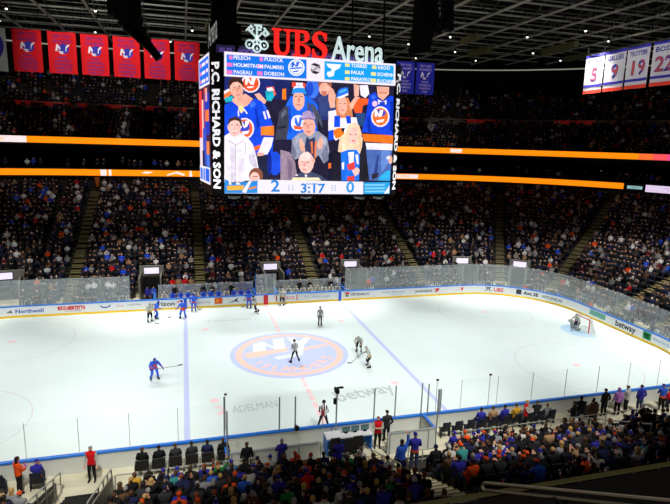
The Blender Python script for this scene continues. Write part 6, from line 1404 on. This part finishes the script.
# seats: the nearest as things, the rest in one mass
for n, c in enumerate(near_vis):
    s, k, q, _ = c
    if any((q-t).length < .66 for t in taken): continue
    if n >= N_SEAT: stuff_seats.append((s, k, q)); continue
    o = empty('arena_seat', q, facing(s)); w = SEATW if k == 0 else SEAT
    for me in w: put(me.name, me, o)
    d, i, wd, nm = idx[id(c)]
    tag(o, '%s black folding seat, %s row, %s seat %s of %s' % ('occupied' if id(c) in occ else 'empty', ordn(k+1), ordn(i), wd, nm), 'seat', 'black seats of the near stand')
ids = {id(c) for c in near_vis}
for c in SLOTS:
    if id(c) not in ids: stuff_seats.append(c[:3]); 
    if id(c) not in ids and rnd.random() < .88 and (not c[3] or not shown(c[2]+Vector((0, 0, 1)), 0)): stuff_people.append(c[:3])

# ------------------------------------------------------------------ the crowd nobody could count: one mesh of simple seated figures
def simple_person(standing=False):
    v = []; f = []; g = []
    def ring(cx, cy, z, rx, ry, n=6): 
        b = len(v); v.extend([(cx+rx*math.cos(2*PI*k/n), cy+ry*math.sin(2*PI*k/n), z) for k in range(n)]); return b
    def skin(a, b, r, n=6):
        for k in range(n): f.append((a+k, a+(k+1) % n, b+(k+1) % n, b+k)); g.append(r)
    def cap(a, r, n=6, up=True): f.append(tuple(a+k for k in range(n)) if up else tuple(a+k for k in range(n))[::-1]); g.append(r)
    dz = .36 if standing else 0
    a = ring(0, -.05, .46+dz, .17, .12); b = ring(0, -.07, .75+dz, .2, .13); c = ring(0, -.07, 1.0+dz, .23, .12); d = ring(0, -.06, 1.1+dz, .08, .07)
    skin(a, b, 1); skin(b, c, 1); skin(c, d, 1)
    h0 = ring(0, -.03, 1.1+dz, .06, .06); h1 = ring(0, -.01, 1.17+dz, .085, .095); h2 = ring(0, -.02, 1.27+dz, .09, .1); h3 = ring(0, -.02, 1.335+dz, .05, .06)
    skin(h0, h1, 0)
    for k in range(6): f.append((h1+k, h1+(k+1) % 6, h2+(k+1) % 6, h2+k)); g.append(0 if k in (0, 1, 2) else 4)
    skin(h2, h3, 4); cap(h3, 4)
    for sx in (-1, 1):
        def limb(p, q, r0, r1, m, n=4):
            p, q = Vector(p), Vector(q); t = (q-p).normalized(); x = t.cross(Vector((0, 0, 1)) if abs(t.z) < .9 else Vector((0, 1, 0))).normalized(); y = x.cross(t); b = len(v)
            for cc, rr in ((p, r0), (q, r1)): v.extend([tuple(cc+(x*math.cos(2*PI*k/n)+y*math.sin(2*PI*k/n))*rr) for k in range(n)])
            for k in range(n): f.append((b+k, b+(k+1) % n, b+n+(k+1) % n, b+n+k)); g.append(m)
            f.append(tuple(b+n+k for k in range(n))); g.append(m)
        limb((sx*.22, -.07, 1.02+dz), (sx*.25, .02, .78+dz), .07, .055, 1); limb((sx*.25, .02, .78+dz), (sx*.1, .25, .72+dz), .055, .04, 1); limb((sx*.1, .25, .72+dz), (sx*.07, .32, .72+dz), .045, .04, 0)
        if standing: limb((sx*.1, -.02, .86), (sx*.12, 0, .05), .1, .06, 2)
        else: limb((sx*.1, 0, .56), (sx*.13, .42, .53), .1, .07, 2); limb((sx*.13, .42, .53), (sx*.13, .4, .04), .065, .05, 2)
        limb((sx*.13, (0 if standing else .36), .05), (sx*.14, (.2 if standing else .56), .04), .05, .045, 3)
    tri = []; tg = []
    for q, r in zip(f, g):
        for i in range(1, len(q)-1): tri.append((q[0], q[i], q[i+1])); tg.append(r)
    return np.array(v, np.float32), np.array(tri, np.int32), np.array(tg)
def replicate(name, protos, places, colours, m):
    """protos: list of (verts, tris, region); places: (x,y,z,rz,proto,scale); colours(i) -> array of region colours"""
    VV = []; TT = []; CC = []; off = 0
    for i, (x, y, z, rz, pi, sc) in enumerate(places):
        v, t, g = protos[pi]; c, s_ = math.cos(rz), math.sin(rz); w = v*sc
        VV.append(np.stack([x+w[:, 0]*c-w[:, 1]*s_, y+w[:, 0]*s_+w[:, 1]*c, z+w[:, 2]], 1)); TT.append(t+off); off += len(v)
        if colours: CC.append(colours(i)[g])
    V_ = np.concatenate(VV).astype(np.float32); T_ = np.concatenate(TT).astype(np.int32)
    me = bpy.data.meshes.new(name); me.vertices.add(len(V_)); me.vertices.foreach_set('co', V_.ravel())
    me.loops.add(T_.size); me.loops.foreach_set('vertex_index', T_.ravel()); me.polygons.add(len(T_)); me.polygons.foreach_set('loop_start', np.arange(0, T_.size, 3, dtype=np.int32))
    me.update(calc_edges=True)
    if colours:
        at = me.attributes.new('Col', 'FLOAT_COLOR', 'FACE'); at.data.foreach_set('color', np.concatenate(CC).astype(np.float32).ravel())
    me.materials.append(m); return put(name, me)
rnd = random.Random(77)
PL = []
for s, k, q in stuff_people:
    d = P(s+.01, 0)-P(s, 0); d = d.normalized()*rnd.uniform(-.16, .16)
    PL.append((q.x+d.x, q.y+d.y, q.z, facing(s)+rnd.uniform(-.4, .4), 1 if rnd.random() < .08 else 0, rnd.uniform(.9, 1.12)))
def tier(n, of, zf, s0, s1, fill, pitch=.56, gaps=()):
    for j in range(n):
        s = s0; o = of(j)+.5
        while s < s1:
            sc = scale_at(s, o)
            if rnd.random() < fill and all(abs(s-a)*sc > .6 for a in gaps): q = P(s, o, zf(j)); PL.append((q.x, q.y, q.z, facing(s)+rnd.uniform(-.3, .3), 1 if rnd.random() < .1 else 0, rnd.uniform(.94, 1.06)))
            s += pitch/sc
tier(UP, up_o, up_z, -42, 44, .6, gaps=(-24.9, -12.3, 0, 12.3, 24.9, 29, 33))
tier(TP, tp_o, tp_z, -42, 44, .45, gaps=(-24.9, -12.3, 0, 12.3, 24.9, 29, 33))
tier(2, lambda j: 24.3+1.3*j, lambda j: 11.9, -40, 42, .4, .8)
CROWD_C = [('black', 58), ('charcoal', 18), ('navy', 14), ('royal', 3), ('orange', 2), ('white', 8), ('grey', 6), ('tan', 2), ('red', 2), ('brown', 3), ('maroon', 2), ('blue', 1)]
CN, CWt = [a for a, _ in CROWD_C], [b for _, b in CROWD_C]
SK = [lin((244, 200, 176)), lin((236, 184, 158)), lin((206, 148, 116)), lin((140, 92, 66))]; HR = [lin((34, 26, 22)), lin((60, 42, 30)), lin((96, 70, 44)), lin((150, 120, 80)), lin((120, 118, 114)), lin((30, 50, 140)), lin((20, 20, 24)), lin((210, 210, 214))]
def ccol(i):
    top = rnd.choices(CN, CWt)[0]; return np.array([rnd.choice(SK), lin(CLOTH[top]), lin(CLOTH[rnd.choice(['jeans', 'black', 'charcoal'])]), lin((30, 30, 32)), rnd.choices(HR, [5, 4, 3, 2, 1, 2, 2, 1])[0]], np.float32)
crowd = replicate('crowd', [simple_person(), simple_person(True)], PL, ccol, mat_attr('crowd_clothing'))
tag(crowd, 'dense seated crowd filling the stands all round the rink', 'crowd', None, 'stuff')
def seat_proto():
    v = []; t = []
    for me in SEAT:
        b = len(v); v += [tuple(x.co) for x in me.vertices]
        for p in me.polygons:
            q = list(p.vertices)
            for i in range(1, len(q)-1): t.append((q[0]+b, q[i]+b, q[i+1]+b))
    return np.array(v, np.float32), np.array(t, np.int32), np.zeros(len(t), int)
far_seats = replicate('seating', [seat_proto()], [(q.x, q.y, q.z, facing(s), 0, 1) for s, k, q in stuff_seats], None, M_SEATB)
tag(far_seats, 'rows of dark seats filling the stands all round the rink', 'seating', None, 'stuff')
print('people in the mass', len(PL), 'individual people', sum(1 for o in bpy.data.objects if o.get('category') == 'person'), 'objects', len(bpy.data.objects))
